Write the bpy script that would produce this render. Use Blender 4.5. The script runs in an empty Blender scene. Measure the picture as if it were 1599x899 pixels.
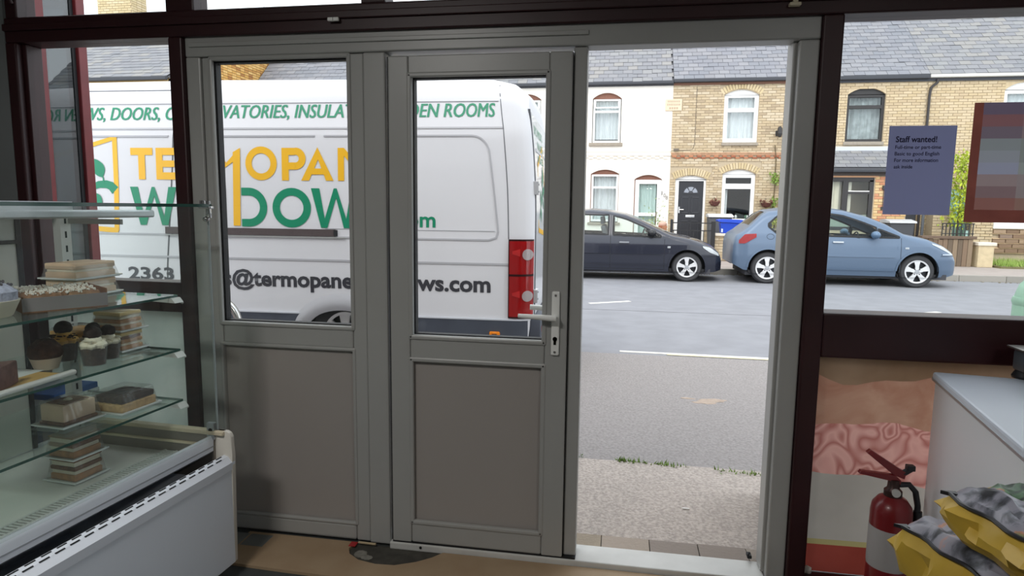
import bpy, bmesh, math, random
from mathutils import Matrix, Vector, Euler
random.seed(7)
sc = bpy.context.scene
COL = sc.collection
PI = math.pi
# ------------------------------------------------------------------ camera
cam_d = bpy.data.cameras.new('camera')
cam = bpy.data.objects.new('camera', cam_d); COL.objects.link(cam)
cam_d.sensor_width = 36.0; cam_d.lens = 36.0 * 1005.0 / 1599.0
cam_d.clip_start = 0.05; cam_d.clip_end = 400
_y, _p, _r = math.radians(9.4876), math.radians(7.1099), math.radians(0.6911)
fwd = Vector((-math.sin(_y)*math.cos(_p), math.cos(_y)*math.cos(_p), -math.sin(_p)))
rgt = Vector((math.cos(_y), math.sin(_y), 0)); upv = rgt.cross(fwd)
R2 = rgt*math.cos(_r) + upv*math.sin(_r); U2 = -rgt*math.sin(_r) + upv*math.cos(_r)
mw = Matrix.Identity(4)
for i in range(3):
    mw[i][0], mw[i][1], mw[i][2] = R2[i], U2[i], -fwd[i]
mw.translation = Vector((0, -2.552, 1.457))
cam.matrix_world = mw
sc.camera = cam
# ------------------------------------------------------------------ sky, sun, fill lights, exposure
w = bpy.data.worlds.new('overcast_sky'); sc.world = w; w.use_nodes = True
nt = w.node_tree; bg = nt.nodes['Background']
tc = nt.nodes.new('ShaderNodeTexCoord'); ns = nt.nodes.new('ShaderNodeTexNoise'); rp = nt.nodes.new('ShaderNodeValToRGB')
ns.inputs['Scale'].default_value = 2.2; ns.inputs['Detail'].default_value = 4
rp.color_ramp.elements[0].color = (0.80, 0.90, 1.0, 1); rp.color_ramp.elements[1].color = (1.0, 1.0, 1.0, 1)
rp.color_ramp.elements[0].position = .35; rp.color_ramp.elements[1].position = .65
nt.links.new(tc.outputs['Generated'], ns.inputs['Vector']); nt.links.new(ns.outputs['Fac'], rp.inputs['Fac'])
nt.links.new(rp.outputs['Color'], bg.inputs['Color']); bg.inputs['Strength'].default_value = 2.2
sun_d = bpy.data.lights.new('hazy_sun', 'SUN'); sun = bpy.data.objects.new('hazy_sun', sun_d); COL.objects.link(sun)
sun_d.energy = 1.2; sun_d.angle = math.radians(40); sun_d.color = (1, .96, .9)
sun.rotation_euler = (math.radians(38), 0, math.radians(-14))
for lx, ly, le, ls in ((-1.3, -2.5, 40, .6), (1.64, -3.6, 26, .3)):  # unseen fill lights, added to brighten the shop interior
    ld = bpy.data.lights.new('interior_fill', 'AREA'); lo = bpy.data.objects.new('interior_fill', ld); COL.objects.link(lo)
    ld.shape = 'RECTANGLE'; ld.size = ls; ld.size_y = .3; ld.energy = le; ld.color = (1.0, .97, .94); lo.location = (lx, ly, 2.70)
sc.view_settings.view_transform = 'Standard'; sc.view_settings.look = 'None'
sc.view_settings.exposure = 0.0; sc.view_settings.gamma = 1.0; sc.view_settings.use_curve_mapping = False
try:
    sc.cycles.transparent_max_bounces = 48
    sc.cycles.max_bounces = 14; sc.cycles.diffuse_bounces = 6
except Exception:
    pass

# ------------------------------------------------------------------ materials
def lin(c):
    c = c/255.0
    return c/12.92 if c <= .04045 else ((c+.055)/1.055)**2.4
def rgb(t): return (lin(t[0]), lin(t[1]), lin(t[2]), 1)
MATS = {}
def mat(name, col, rough=.5, metal=0.0, var=0.0, scale=12.0, bump=0.0, col2=None, spec=.5, coat=0.0, detail=4, stretch=None):
    if name in MATS: return MATS[name]
    m = bpy.data.materials.new(name); m.use_nodes = True; n = m.node_tree.nodes; l = m.node_tree.links
    b = n['Principled BSDF']; b.inputs['Roughness'].default_value = rough; b.inputs['Metallic'].default_value = metal
    b.inputs['Specular IOR Level'].default_value = spec; b.inputs['Coat Weight'].default_value = coat
    c = rgb(col); b.inputs['Base Color'].default_value = c
    if var or bump or col2:
        tc = n.new('ShaderNodeTexCoord'); src = tc.outputs['Object']
        if stretch:
            mp = n.new('ShaderNodeMapping'); mp.inputs['Scale'].default_value = stretch
            l.new(src, mp.inputs['Vector']); src = mp.outputs['Vector']
        nz = n.new('ShaderNodeTexNoise'); nz.inputs['Scale'].default_value = scale; nz.inputs['Detail'].default_value = detail
        l.new(src, nz.inputs['Vector'])
        if var or col2:
            r = n.new('ShaderNodeValToRGB')
            a = rgb(col2) if col2 else tuple(x*(1-var) for x in c[:3])+(1,)
            z = c if col2 else tuple(min(1, x*(1+var)) for x in c[:3])+(1,)
            r.color_ramp.elements[0].color = a; r.color_ramp.elements[1].color = z
            r.color_ramp.elements[0].position = .35; r.color_ramp.elements[1].position = .65
            l.new(nz.outputs['Fac'], r.inputs['Fac']); l.new(r.outputs['Color'], b.inputs['Base Color'])
        if bump:
            bp = n.new('ShaderNodeBump'); bp.inputs['Strength'].default_value = bump; bp.inputs['Distance'].default_value = .01
            l.new(nz.outputs['Fac'], bp.inputs['Height']); l.new(bp.outputs['Normal'], b.inputs['Normal'])
    MATS[name] = m
    return m
def piece_mat(name, cols, rough=.9, bump=.3, scale=30):
    """colour differs from piece to piece (object random + island random)"""
    m = bpy.data.materials.new(name); m.use_nodes = True; n = m.node_tree.nodes; l = m.node_tree.links
    b = n['Principled BSDF']; b.inputs['Roughness'].default_value = rough; b.inputs['Specular IOR Level'].default_value = .25
    oi = n.new('ShaderNodeObjectInfo'); ge = n.new('ShaderNodeNewGeometry')
    ad = n.new('ShaderNodeMath'); ad.operation = 'ADD'; fr = n.new('ShaderNodeMath'); fr.operation = 'FRACT'
    l.new(oi.outputs['Random'], ad.inputs[0]); l.new(ge.outputs['Random Per Island'], ad.inputs[1]); l.new(ad.outputs[0], fr.inputs[0])
    r = n.new('ShaderNodeValToRGB'); r.color_ramp.interpolation = 'CONSTANT'
    while len(r.color_ramp.elements) < len(cols): r.color_ramp.elements.new(.5)
    for i, c in enumerate(cols):
        r.color_ramp.elements[i].position = i/len(cols); r.color_ramp.elements[i].color = rgb(c)
    l.new(fr.outputs[0], r.inputs['Fac'])
    nz = n.new('ShaderNodeTexNoise'); nz.inputs['Scale'].default_value = scale; l.new(ge.outputs['Position'], nz.inputs['Vector'])
    mx = n.new('ShaderNodeMix'); mx.data_type = 'RGBA'; mx.blend_type = 'MULTIPLY'; mx.inputs[0].default_value = .35
    l.new(r.outputs['Color'], mx.inputs[6]); l.new(nz.outputs['Color'], mx.inputs[7])
    l.new(r.outputs['Color'], b.inputs['Base Color'])
    bp = n.new('ShaderNodeBump'); bp.inputs['Strength'].default_value = bump; bp.inputs['Distance'].default_value = .01
    l.new(nz.outputs['Fac'], bp.inputs['Height']); l.new(bp.outputs['Normal'], b.inputs['Normal'])
    return m
def glass_mat(name, tint=(255, 255, 255), ior=1.45, rough=0.0, haze=0.0, hazecol=(220, 225, 230)):
    m = bpy.data.materials.new(name); m.use_nodes = True; n = m.node_tree.nodes; l = m.node_tree.links
    n.remove(n['Principled BSDF']); out = n['Material Output']
    t = n.new('ShaderNodeBsdfTransparent'); t.inputs['Color'].default_value = rgb(tint)
    g = n.new('ShaderNodeBsdfGlossy'); g.inputs['Roughness'].default_value = rough
    f = n.new('ShaderNodeFresnel'); ge = n.new('ShaderNodeNewGeometry'); io = n.new('ShaderNodeMix')   # same index on both faces of a pane
    io.inputs[2].default_value = ior; io.inputs[3].default_value = 1/ior
    l.new(ge.outputs['Backfacing'], io.inputs[0]); l.new(io.outputs[0], f.inputs['IOR'])
    mx = n.new('ShaderNodeMixShader'); l.new(f.outputs[0], mx.inputs[0]); l.new(t.outputs[0], mx.inputs[1]); l.new(g.outputs[0], mx.inputs[2])
    last = mx
    if haze:
        d = n.new('ShaderNodeBsdfDiffuse'); d.inputs['Color'].default_value = rgb(hazecol)
        m2 = n.new('ShaderNodeMixShader'); m2.inputs[0].default_value = haze
        l.new(mx.outputs[0], m2.inputs[1]); l.new(d.outputs[0], m2.inputs[2]); last = m2
    l.new(last.outputs[0], out.inputs['Surface'])
    return m
def sheet_mat(name, col, trans=.35, col2=None, scale=8, dist=0.0, rough=.5):
    """thin printed sheet: reflects from the front and lets some daylight through from behind"""
    if name in MATS: return MATS[name]
    m = mat(name, col, rough, col2=col2, scale=scale); n = m.node_tree.nodes; l = m.node_tree.links; b = n['Principled BSDF']
    t = n.new('ShaderNodeBsdfTranslucent'); mx = n.new('ShaderNodeMixShader'); mx.inputs[0].default_value = trans
    t.inputs['Color'].default_value = rgb(col)
    if b.inputs['Base Color'].links:
        l.new(b.inputs['Base Color'].links[0].from_socket, t.inputs['Color'])
    for q in n:
        if q.type == 'TEX_NOISE': q.inputs['Distortion'].default_value = dist
    l.new(b.outputs[0], mx.inputs[1]); l.new(t.outputs[0], mx.inputs[2]); l.new(mx.outputs[0], n['Material Output'].inputs['Surface'])
    return m
G_WIN = glass_mat('window_glass', (253, 254, 254), 1.3)
G_BAY = glass_mat('shop_bay_glass', (150, 158, 160), 2.1)
G_CASE = glass_mat('display_glass', (252, 254, 253), 1.22, haze=.012, hazecol=(210, 220, 220))
G_SHELF = glass_mat('shelf_glass', (248, 253, 251), 1.4, haze=.02, hazecol=(200, 215, 210))
G_EDGE = mat('green_glass_edge', (38, 80, 72), .15)
G_CAR = glass_mat('car_glass', (232, 242, 240), 1.4)
G_HOUSE = glass_mat('house_glass', (248, 250, 250), 1.4)
G_PLAS = glass_mat('clear_plastic', (246, 246, 245), 1.5, .06, haze=.09)
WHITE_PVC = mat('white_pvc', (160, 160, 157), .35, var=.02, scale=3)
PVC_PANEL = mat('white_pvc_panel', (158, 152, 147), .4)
RED_PAINT = mat('dark_red_paint', (46, 13, 17), .45, var=.12, scale=6, bump=.15)
RED_OUT = mat('red_gloss_outside', (112, 36, 40), .4, var=.1, scale=8, bump=.1)
BLACK_RUB = mat('black_rubber', (18, 19, 22), .6)
STEEL = mat('brushed_steel', (176, 174, 170), .38, 1.0, var=.08, scale=40, stretch=(1, 12, 1))
ALU = mat('aluminium', (190, 194, 197), .4, .8)
CHROME = mat('chrome', (215, 215, 215), .15, 1.0)

# ------------------------------------------------------------------ scene-graph helpers
INV = {}
def thing(name, label, cat, loc=(0, 0, 0), rz=0.0, group=None):
    o = bpy.data.objects.new(name, None); COL.objects.link(o)
    o.empty_display_size = .1; o.location = loc; o.rotation_euler = (0, 0, rz)
    o['label'] = label; o['category'] = cat
    if group: o['group'] = group
    INV[o] = (Matrix.Translation(Vector(loc)) @ Matrix.Rotation(rz, 4, 'Z')).inverted()
    return o
def tag(o, label, cat, group=None):
    o['label'] = label; o['category'] = cat
    if group: o['group'] = group
    return o
def struct_empty(name):
    o = bpy.data.objects.new(name, None); COL.objects.link(o); o['kind'] = 'structure'; o.empty_display_size = .1
    INV[o] = Matrix.Identity(4)
    return o
class MB:
    def __init__(self): self.bm = bmesh.new()
    def box(self, x0, x1, y0, y1, z0, z1, bev=0.0, seg=2):
        if x1 < x0: x0, x1 = x1, x0
        if y1 < y0: y0, y1 = y1, y0
        if z1 < z0: z0, z1 = z1, z0
        bm = self.bm
        v = [bm.verts.new((x, y, z)) for z in (z0, z1) for y in (y0, y1) for x in (x0, x1)]
        fs = [bm.faces.new([v[i] for i in q]) for q in ((0, 2, 3, 1), (4, 5, 7, 6), (0, 1, 5, 4), (2, 6, 7, 3), (0, 4, 6, 2), (1, 3, 7, 5))]
        if bev:
            es = list({e for f in fs for e in f.edges})
            bmesh.ops.bevel(bm, geom=es, offset=bev, segments=seg, affect='EDGES', profile=.5)
        return self
    def prism(self, pts, axis, a, b, bev=0.0):
        """pts: 2D outline; axis 'y': pts=(x,z) extruded y a..b; 'x': pts=(y,z); 'z': pts=(x,y)"""
        def P(p, d):
            return {'y': (p[0], d, p[1]), 'x': (d, p[0], p[1]), 'z': (p[0], p[1], d)}[axis]
        bm = self.bm
        va = [bm.verts.new(P(p, a)) for p in pts]; vb = [bm.verts.new(P(p, b)) for p in pts]
        n = len(pts)
        fa = bm.faces.new(va); fb = bm.faces.new(vb[::-1]); fs = [fa, fb]
        for i in range(n): fs.append(bm.faces.new((va[i], vb[i], vb[(i+1) % n], va[(i+1) % n])))
        if bev:
            bmesh.ops.bevel(bm, geom=list({e for f in fs for e in f.edges}), offset=bev, segments=2, affect='EDGES', profile=.5)
        elif n > 4: bmesh.ops.triangulate(bm, faces=[fa, fb])
        return self
    def tube(self, pts, r, seg=10, caps=True, radii=None):
        bm = self.bm; pts = [Vector(p) for p in pts]; rings = []
        n = len(pts); up = None
        for i, p in enumerate(pts):
            t = (pts[min(i+1, n-1)] - pts[max(i-1, 0)])
            if t.length < 1e-9: t = Vector((0, 0, 1))
            t.normalize()
            if up is None:
                up = Vector((0, 0, 1)) if abs(t.z) < .9 else Vector((0, 1, 0))
            s = t.cross(up)
            if s.length < 1e-6: s = t.cross(Vector((1, 0, 0)))
            s.normalize(); u = s.cross(t).normalized(); up = u
            rr = radii[i] if radii else r
            rings.append([bm.verts.new(p + s*(rr*math.cos(2*PI*k/seg)) + u*(rr*math.sin(2*PI*k/seg))) for k in range(seg)])
        for a, b in zip(rings, rings[1:]):
            for k in range(seg): bm.faces.new((a[k], a[(k+1) % seg], b[(k+1) % seg], b[k]))
        if caps:
            bm.faces.new(rings[0][::-1]); bm.faces.new(rings[-1])
        return self
    def lathe(self, prof, c=(0, 0, 0), seg=20, axis='z', caps=True):
        bm = self.bm; rings = []
        for r, h in prof:
            ring = []
            for k in range(seg):
                a = 2*PI*k/seg; x, y = r*math.cos(a), r*math.sin(a)
                p = {'z': (x, y, h), 'y': (x, h, y), 'x': (h, x, y)}[axis]
                ring.append(bm.verts.new((p[0]+c[0], p[1]+c[1], p[2]+c[2])))
            rings.append(ring)
        for a, b in zip(rings, rings[1:]):
            for k in range(seg): bm.faces.new((a[k], a[(k+1) % seg], b[(k+1) % seg], b[k]))
        if caps and prof[0][0] > 1e-5: bm.faces.new(rings[0][::-1])
        if caps and prof[-1][0] > 1e-5: bm.faces.new(rings[-1])
        return self
    def ball(self, c, rx, ry=None, rz=None, seg=10, rings=7, jit=0.0):
        ry = ry or rx; rz = rz or rx
        d = bmesh.ops.create_uvsphere(self.bm, u_segments=seg, v_segments=rings, radius=1)
        for v in d['verts']:
            k = 1 + random.uniform(-jit, jit)
            v.co = Vector((c[0]+v.co.x*rx*k, c[1]+v.co.y*ry*k, c[2]+v.co.z*rz*k))
        return self
    def grid(self, rows):
        vs = [[self.bm.verts.new(p) for p in r] for r in rows]
        for a, b in zip(vs, vs[1:]):
            for i in range(len(a)-1): self.bm.faces.new((a[i], a[i+1], b[i+1], b[i]))
        return self
    def build(self, name, m, parent=None, smooth=False, local=False, angle=40):
        bm = self.bm
        bmesh.ops.recalc_face_normals(bm, faces=bm.faces)
        me = bpy.data.meshes.new(name)
        if parent is not None and parent in INV:
            if not local: bmesh.ops.transform(bm, matrix=INV[parent], verts=bm.verts)
        if smooth:
            for f in bm.faces: f.smooth = True
            lim = math.radians(angle)
            for e in bm.edges:
                if len(e.link_faces) == 2 and e.calc_face_angle(0) > lim: e.smooth = False
        bm.to_mesh(me); bm.free()
        for mm in (m if isinstance(m, (list, tuple)) else [m]): me.materials.append(mm)
        o = bpy.data.objects.new(name, me); COL.objects.link(o)
        if parent is not None:
            o.parent = parent
            if parent in INV: INV[o] = INV[parent]
        return o
def part(name, m, parent, *boxes, bev=0.0, smooth=False):
    b = MB()
    for q in boxes: b.box(*q, bev=bev)
    return b.build(name, m, parent, smooth)
def struct(o): o['kind'] = 'structure'; return o
UNIT = {}
def unit_box(name, m):
    key = (name, m.name)
    if key not in UNIT:
        b = MB().box(-.5, .5, -.5, .5, -.5, .5); bmesh.ops.recalc_face_normals(b.bm, faces=b.bm.faces)
        me = bpy.data.meshes.new(name); b.bm.to_mesh(me); b.bm.free(); me.materials.append(m); UNIT[key] = me
    return UNIT[key]
def pieces(name, m, parent, items, limit=300, key=None, stuff='more_pieces'):
    """items: (centre, size, rotx). The first `limit` (by key) are objects sharing one mesh, the rest one stuff mesh"""
    if key: items = sorted(items, key=key)
    me = unit_box(name, m); inv = INV.get(parent, Matrix.Identity(4)) if parent else Matrix.Identity(4)
    for c, s, rx in items[:limit]:
        o = bpy.data.objects.new(name, me); COL.objects.link(o); o.parent = parent
        M4 = inv @ (Matrix.Translation(Vector(c)) @ Matrix.Rotation(rx, 4, 'X'))
        o.location = M4.to_translation(); o.rotation_euler = M4.to_euler(); o.scale = s
    rest = items[limit:]
    if rest:
        vs, fs = [], []
        for c, s, rx in rest:
            k = len(vs); cr, sr = math.cos(rx), math.sin(rx)
            for z in (-.5, .5):
                for y in (-.5, .5):
                    for x in (-.5, .5):
                        X, Y, Z = x*s[0], y*s[1], z*s[2]
                        vs.append(inv @ Vector((c[0]+X, c[1]+Y*cr-Z*sr, c[2]+Y*sr+Z*cr)))
            for q in ((0, 2, 3, 1), (4, 5, 7, 6), (0, 1, 5, 4), (2, 6, 7, 3), (0, 4, 6, 2), (1, 3, 7, 5)): fs.append([k+i for i in q])
        me2 = bpy.data.meshes.new(stuff); me2.from_pydata(vs, [], fs); me2.materials.append(m)
        o = bpy.data.objects.new(stuff, me2); COL.objects.link(o); o.parent = parent; o['kind'] = 'stuff'
def text_mesh(body, bold=0.0, shear=0.0, size=1.0, spacing=1.0):
    cu = bpy.data.curves.new('lettering', 'FONT'); cu.body = body; cu.size = size; cu.offset = bold; cu.shear = shear
    cu.space_character = spacing; cu.resolution_u = 3
    o = bpy.data.objects.new('lettering', cu)
    me = bpy.data.meshes.new_from_object(o)
    bpy.data.objects.remove(o); bpy.data.curves.remove(cu)
    return me
def lettering(body, m, parent, fn, x0=None, x1=None, z0=0, z1=1, bold=.0, shear=0.0, name='lettering', sx=None, anchor='fit', ref=None):
    """fit the text's box to x0..x1, z0..z1 and place each vertex with fn(x,z) -> world point"""
    me = text_mesh(body, bold, shear)
    rm = text_mesh(ref, bold, shear) if ref else me
    ys = [v.co.y for v in rm.vertices]; lo_y, hi_y = min(ys), max(ys)
    if ref: bpy.data.meshes.remove(rm)
    xs = [v.co.x for v in me.vertices]; lo_x, hi_x = min(xs), max(xs)
    kz = (z1-z0)/(hi_y-lo_y)
    if anchor == 'fit': kx = (x1-x0)/(hi_x-lo_x); ox = x0-lo_x*kx
    elif anchor == 'left': kx = sx or kz; ox = x0-lo_x*kx
    else: kx = sx or kz; ox = x1-hi_x*kx
    inv = INV.get(parent, Matrix.Identity(4))
    for v in me.vertices: v.co = inv @ Vector(fn(ox+v.co.x*kx, z0+(v.co.y-lo_y)*kz))
    me.name = name; me.materials.clear(); me.materials.append(m)
    o = bpy.data.objects.new(name, me); COL.objects.link(o); o.parent = parent
    return o, kx

# ================================================================== SETTING: the shop
WALL = mat('dim_wall_plaster', (112, 116, 116), .8, var=.06, scale=4)
CEIL = mat('ceiling_paint', (190, 188, 182), .9)
VINYL = mat('dark_grey_floor_vinyl', (62, 66, 66), .55, var=.1, scale=30)
struct(part('floor', VINYL, None, (-3.4, 2.6, -5.6, .05, -.15, -.012)))
struct(part('ceiling', CEIL, None, (-3.5, 2.7, -5.7, .06, 2.75, 2.9)))
struct(part('wall_left', WALL, None, (-3.55, -3.4, -5.7, .06, -.15, 2.75)))
struct(part('wall_right', WALL, None, (2.6, 2.75, -5.7, .06, -.15, 2.75)))
struct(part('wall_back', WALL, None, (-3.55, 2.75, -5.75, -5.6, -.15, 2.75)))
struct(part('wall_front', WALL, None, (-3.4, -2.657, -.06, .08, -.15, 2.75)))
struct(part('trim_1', mat('shop_fascia_board', (96, 40, 40), .6), None, (-3.6, 2.75, -.05, .12, 2.66, 3.25)))
# red timber beam over the door and windows
bm_ = part('trim_2', RED_PAINT, None, (-2.657, 2.6, -.06, .06, 2.139, 2.242), bev=.006); struct(bm_)
part('beam_moulding', RED_PAINT, bm_, (-2.657, 2.6, -.072, -.058, 2.185, 2.215), bev=.004)

def pane(parent, x0, x1, z0, z1, y=0.0, m=None, t=.006):
    return part('pane', m or G_WIN, parent, (x0, x1, y-t/2, y+t/2, z0, z1))
# window_1: left shop window
w1 = struct_empty('window_1')
part('jamb', RED_PAINT, w1, (-2.657, -2.605, -.0615, .055, -.01, 2.139), bev=.006)
part('inner_bead', RED_PAINT, w1, (-2.605, -2.585, -.03, .05, 1.117, 2.139), bev=.003)
part('post', RED_PAINT, w1, (-1.874, -1.812, -.06, .06, -.01, 2.139), bev=.006)
part('rail', RED_PAINT, w1, (-2.605, -1.874, -.05, .05, .985, 1.117), bev=.006)
part('bottom_rail', RED_PAINT, w1, (-2.605, -1.874, -.05, .05, -.01, .12), bev=.006)
pane(w1, -2.605, -1.874, 1.117, 2.139)
def print_mat(name, stops, scale, rough=.35, seed=0.0, dist=1.2, swirl=False):
    m = bpy.data.materials.new(name); m.use_nodes = True; n = m.node_tree.nodes; l = m.node_tree.links
    b = n['Principled BSDF']; b.inputs['Roughness'].default_value = rough
    tc = n.new('ShaderNodeTexCoord'); mp = n.new('ShaderNodeMapping'); mp.inputs['Location'].default_value = (seed, 0, seed*.3)
    l.new(tc.outputs['Object'], mp.inputs['Vector'])
    nz = n.new('ShaderNodeTexNoise'); nz.inputs['Scale'].default_value = scale; nz.inputs['Distortion'].default_value = dist; nz.inputs['Detail'].default_value = 3
    l.new(mp.outputs['Vector'], nz.inputs['Vector'])
    r = n.new('ShaderNodeValToRGB')
    while len(r.color_ramp.elements) < len(stops): r.color_ramp.elements.new(.5)
    for i, (p, c) in enumerate(stops):
        r.color_ramp.elements[i].position = p; r.color_ramp.elements[i].color = rgb(c)
    l.new(nz.outputs['Fac'], r.inputs['Fac']); l.new(r.outputs['Color'], b.inputs['Base Color'])
    return m
VINYL_GREEN = print_mat('pale_green_window_print', [(.3, (170, 182, 170)), (.5, (186, 195, 184)), (.7, (160, 170, 165))], 3, seed=2)
pane(w1, -2.605, -1.874, .12, .985)
MB().grid([[(x, -.0045, .12), (x, -.0045, .985)] for x in (-2.605, -2.2, -1.874)]).build('window_film', sheet_mat('pale_green_window_film', (196, 204, 196), .55, col2=(170, 182, 174), scale=3, dist=1), w1)
# window_2: right shop window with the food picture under it
w2 = struct_empty('window_2')
part('post', RED_PAINT, w2, (.677, .746, -.06, .06, -.01, 2.139), bev=.006)
part('rail', RED_PAINT, w2, (.746, 2.5, -.055, .055, .919, 1.087), bev=.008)
part('bottom_rail', RED_PAINT, w2, (.746, 2.5, -.05, .05, -.01, .05), bev=.006)
part('post', RED_PAINT, w2, (2.5, 2.6, -.06, .06, -.01, 2.139), bev=.006)
pane(w2, .746, 2.5, 1.087, 2.139)
# flat food photograph on the lower pane: a clear pane carrying flat, translucent print layers
fp = part('printed_pane', G_WIN, w2, (.746, 2.5, -.002, .004, .05, .919))
PX = [.748+.05*i for i in range(35)]
def wavy(z, a, f, p): return [(x, z+a*math.sin(f*x+p)+.5*a*math.sin(2.3*f*x+2*p)) for x in PX]
def band(name, m, lo_, hi_, y, parent=None):
    """flat print between two outlines"""
    return MB().grid([[(x0, y, z0), (x1, y, z1)] for (x0, z0), (x1, z1) in zip(lo_, hi_)]).build(name, m, parent or fp)
E1, E2, E3, E4 = wavy(.835, .022, 11, 1.0), wavy(.655, .012, 12, 2.2), [(x, .47-.10*(x-.748)+.012*math.sin(14*x)) for x in PX], [(x, .185+.012*(x-.748)) for x in PX]
TR = .62
band('print_background', sheet_mat('print_background', (150, 126, 104), TR, col2=(118, 92, 70), scale=2.5), E1, [(x, .917) for x in PX], -.0032)
band('print_orange_mince', sheet_mat('print_orange', (180, 142, 120), TR, col2=(160, 114, 94), scale=5, dist=1.5), E2, E1, -.0032)
def mince_mat():
    m = sheet_mat('print_pink', (206, 152, 142), TR, col2=(160, 98, 90), scale=13); n = m.node_tree.nodes; l = m.node_tree.links
    nz = [q for q in n if q.type == 'TEX_NOISE'][0]; rp_ = [q for q in n if q.type == 'VALTORGB'][0]
    nz.inputs['Scale'].default_value = 5.5; nz.inputs['Detail'].default_value = .6; nz.inputs['Distortion'].default_value = 1.6; els = rp_.color_ramp.elements
    st_ = [(.0, 0), (.30, 0), (.35, 1), (.40, 0), (.45, 1), (.50, 0), (.55, 1), (.60, 0), (.66, 1), (1.0, 0)]
    while len(els) < len(st_): els.new(.5)
    for i, (p_, q_) in enumerate(st_): els[i].position = p_; els[i].color = rgb((214, 164, 154) if q_ else (172, 108, 100))
    return m
band('print_pink_mince', mince_mat(), E3, E2, -.0032)
band('print_white_plate', sheet_mat('print_plate', (178, 172, 164), TR, col2=(164, 158, 150), scale=3), E4, E3, -.0032)
band('print_red_board', sheet_mat('print_red', (150, 70, 60), TR, col2=(138, 60, 50), scale=4), [(x, .052) for x in PX], [(x, z-.022) for x, z in E4], -.0032)
band('print_lime_edge', sheet_mat('print_lime', (168, 158, 110), TR), [(x, z-.022) for x, z in E4], E4, -.0032)
part('paint_drip', mat('white_paint_drip', (225, 222, 215), .5), w2, (.746, .753, -.03, -.012, .05, .92))
b = MB(); b.ball((.765, -.02, .06), .018, .01, .02, jit=.15); b.build('filler_lump', mat('white_paint_drip', (225, 222, 215)), w2, True)
# window_3: transom lights above the beam
w3 = struct_empty('window_3')
for x0, x1 in ((-2.657, -2.60), (-1.885, -1.757), (-1.033, -.933), (-.12, .0), (.66, .78), (2.5, 2.6)):
    part('mullion', RED_PAINT, w3, (x0, x1, -.05, .05, 2.242, 2.66), bev=.006)
for x0, x1 in ((-2.60, -1.885), (-1.757, -1.033), (-.933, -.12), (0, .66), (.78, 2.5)):
    pane(w3, x0, x1, 2.242, 2.66)
    part('transom_bead', RED_PAINT, w3, (x0, x1, -.03, .03, 2.236, 2.252), bev=.002)
for x in (-2.66, -1.82, -.98):
    b = MB(); b.tube([(x+.05, -.06, 2.30), (x+.05, -.075, 2.33), (x+.045, -.06, 2.40)], .008, 8); b.build('window_catch', RED_PAINT, w3, True)
# window_4: neighbouring shop bay seen through window_1 (its glass returns toward the street and mirrors the van)
w4 = struct_empty('window_4')
part('post', RED_OUT, w4, (-3.33, -3.255, .66, .755, 0, 2.75), bev=.006)
part('post', RED_OUT, w4, (-3.33, -3.24, .965, 1.03, 0, 2.75), bev=.006)
part('gasket', BLACK_RUB, w4, (-3.30, -3.262, .94, .966, .5, 2.7))
part('pane', G_BAY, w4, (-3.273, -3.267, .755, .95, .5, 2.7))
part('plinth', RED_OUT, w4, (-3.30, -3.25, .755, .965, 0, .5))
part('head', RED_OUT, w4, (-3.30, -3.25, .755, .965, 2.7, 2.75))
part('bay_back', mat('bay_dark_interior', (40, 44, 46), .8), w4, (-4.4, -4.35, .12, 1.03, 0, 2.75))
part('bay_front', RED_OUT, w4, (-4.4, -3.33, .97, 1.03, 0, .5), (-4.4, -3.33, .97, 1.03, 2.62, 2.75))
part('pane', G_BAY, w4, (-4.35, -3.33, .997, 1.003, .5, 2.62))
part('bay_roof', RED_OUT, w4, (-4.4, -3.24, .1, 1.03, 2.75, 2.85))

# door_1: white framed double door with a fixed side panel; the right leaf stands open outside
d1 = struct_empty('door_1')
yf0, yf1 = -.04, .05
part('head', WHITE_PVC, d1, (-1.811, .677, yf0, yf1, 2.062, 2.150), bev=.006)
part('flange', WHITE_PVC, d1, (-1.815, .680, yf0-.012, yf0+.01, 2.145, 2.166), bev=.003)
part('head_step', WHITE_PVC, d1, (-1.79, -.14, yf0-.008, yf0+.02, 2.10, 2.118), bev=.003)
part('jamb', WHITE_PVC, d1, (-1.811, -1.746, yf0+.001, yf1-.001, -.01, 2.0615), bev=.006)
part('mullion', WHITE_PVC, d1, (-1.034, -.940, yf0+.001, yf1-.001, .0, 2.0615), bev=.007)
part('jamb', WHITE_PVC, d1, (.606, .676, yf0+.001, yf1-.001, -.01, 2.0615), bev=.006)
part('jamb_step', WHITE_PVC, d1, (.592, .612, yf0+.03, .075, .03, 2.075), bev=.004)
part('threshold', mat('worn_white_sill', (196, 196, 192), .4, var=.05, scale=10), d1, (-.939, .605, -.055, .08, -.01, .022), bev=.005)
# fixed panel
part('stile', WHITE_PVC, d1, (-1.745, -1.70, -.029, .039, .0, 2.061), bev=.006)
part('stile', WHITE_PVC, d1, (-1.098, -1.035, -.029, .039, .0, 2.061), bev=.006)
part('rail', WHITE_PVC, d1, (-1.70, -1.098, -.03, .04, 2.048, 2.061), bev=.004)
part('rail', WHITE_PVC, d1, (-1.70, -1.098, -.03, .04, .852, .945), bev=.012)
part('rail', WHITE_PVC, d1, (-1.699, -1.099, -.03, .04, .0, .072), bev=.010)
def beads(parent, x0, x1, z0, z1, y=-.03, w_=.016, m=None):
    m = m or WHITE_PVC
    for q in ((x0, x1, y, y+.02, z0-.002, z0+w_), (x0, x1, y, y+.02, z1-w_, z1+.002), (x0-.002, x0+w_, y, y+.02, z0, z1), (x1-w_, x1+.002, y, y+.02, z0, z1)):
        part('glazing_bead', m, parent, q, bev=.006)
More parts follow.
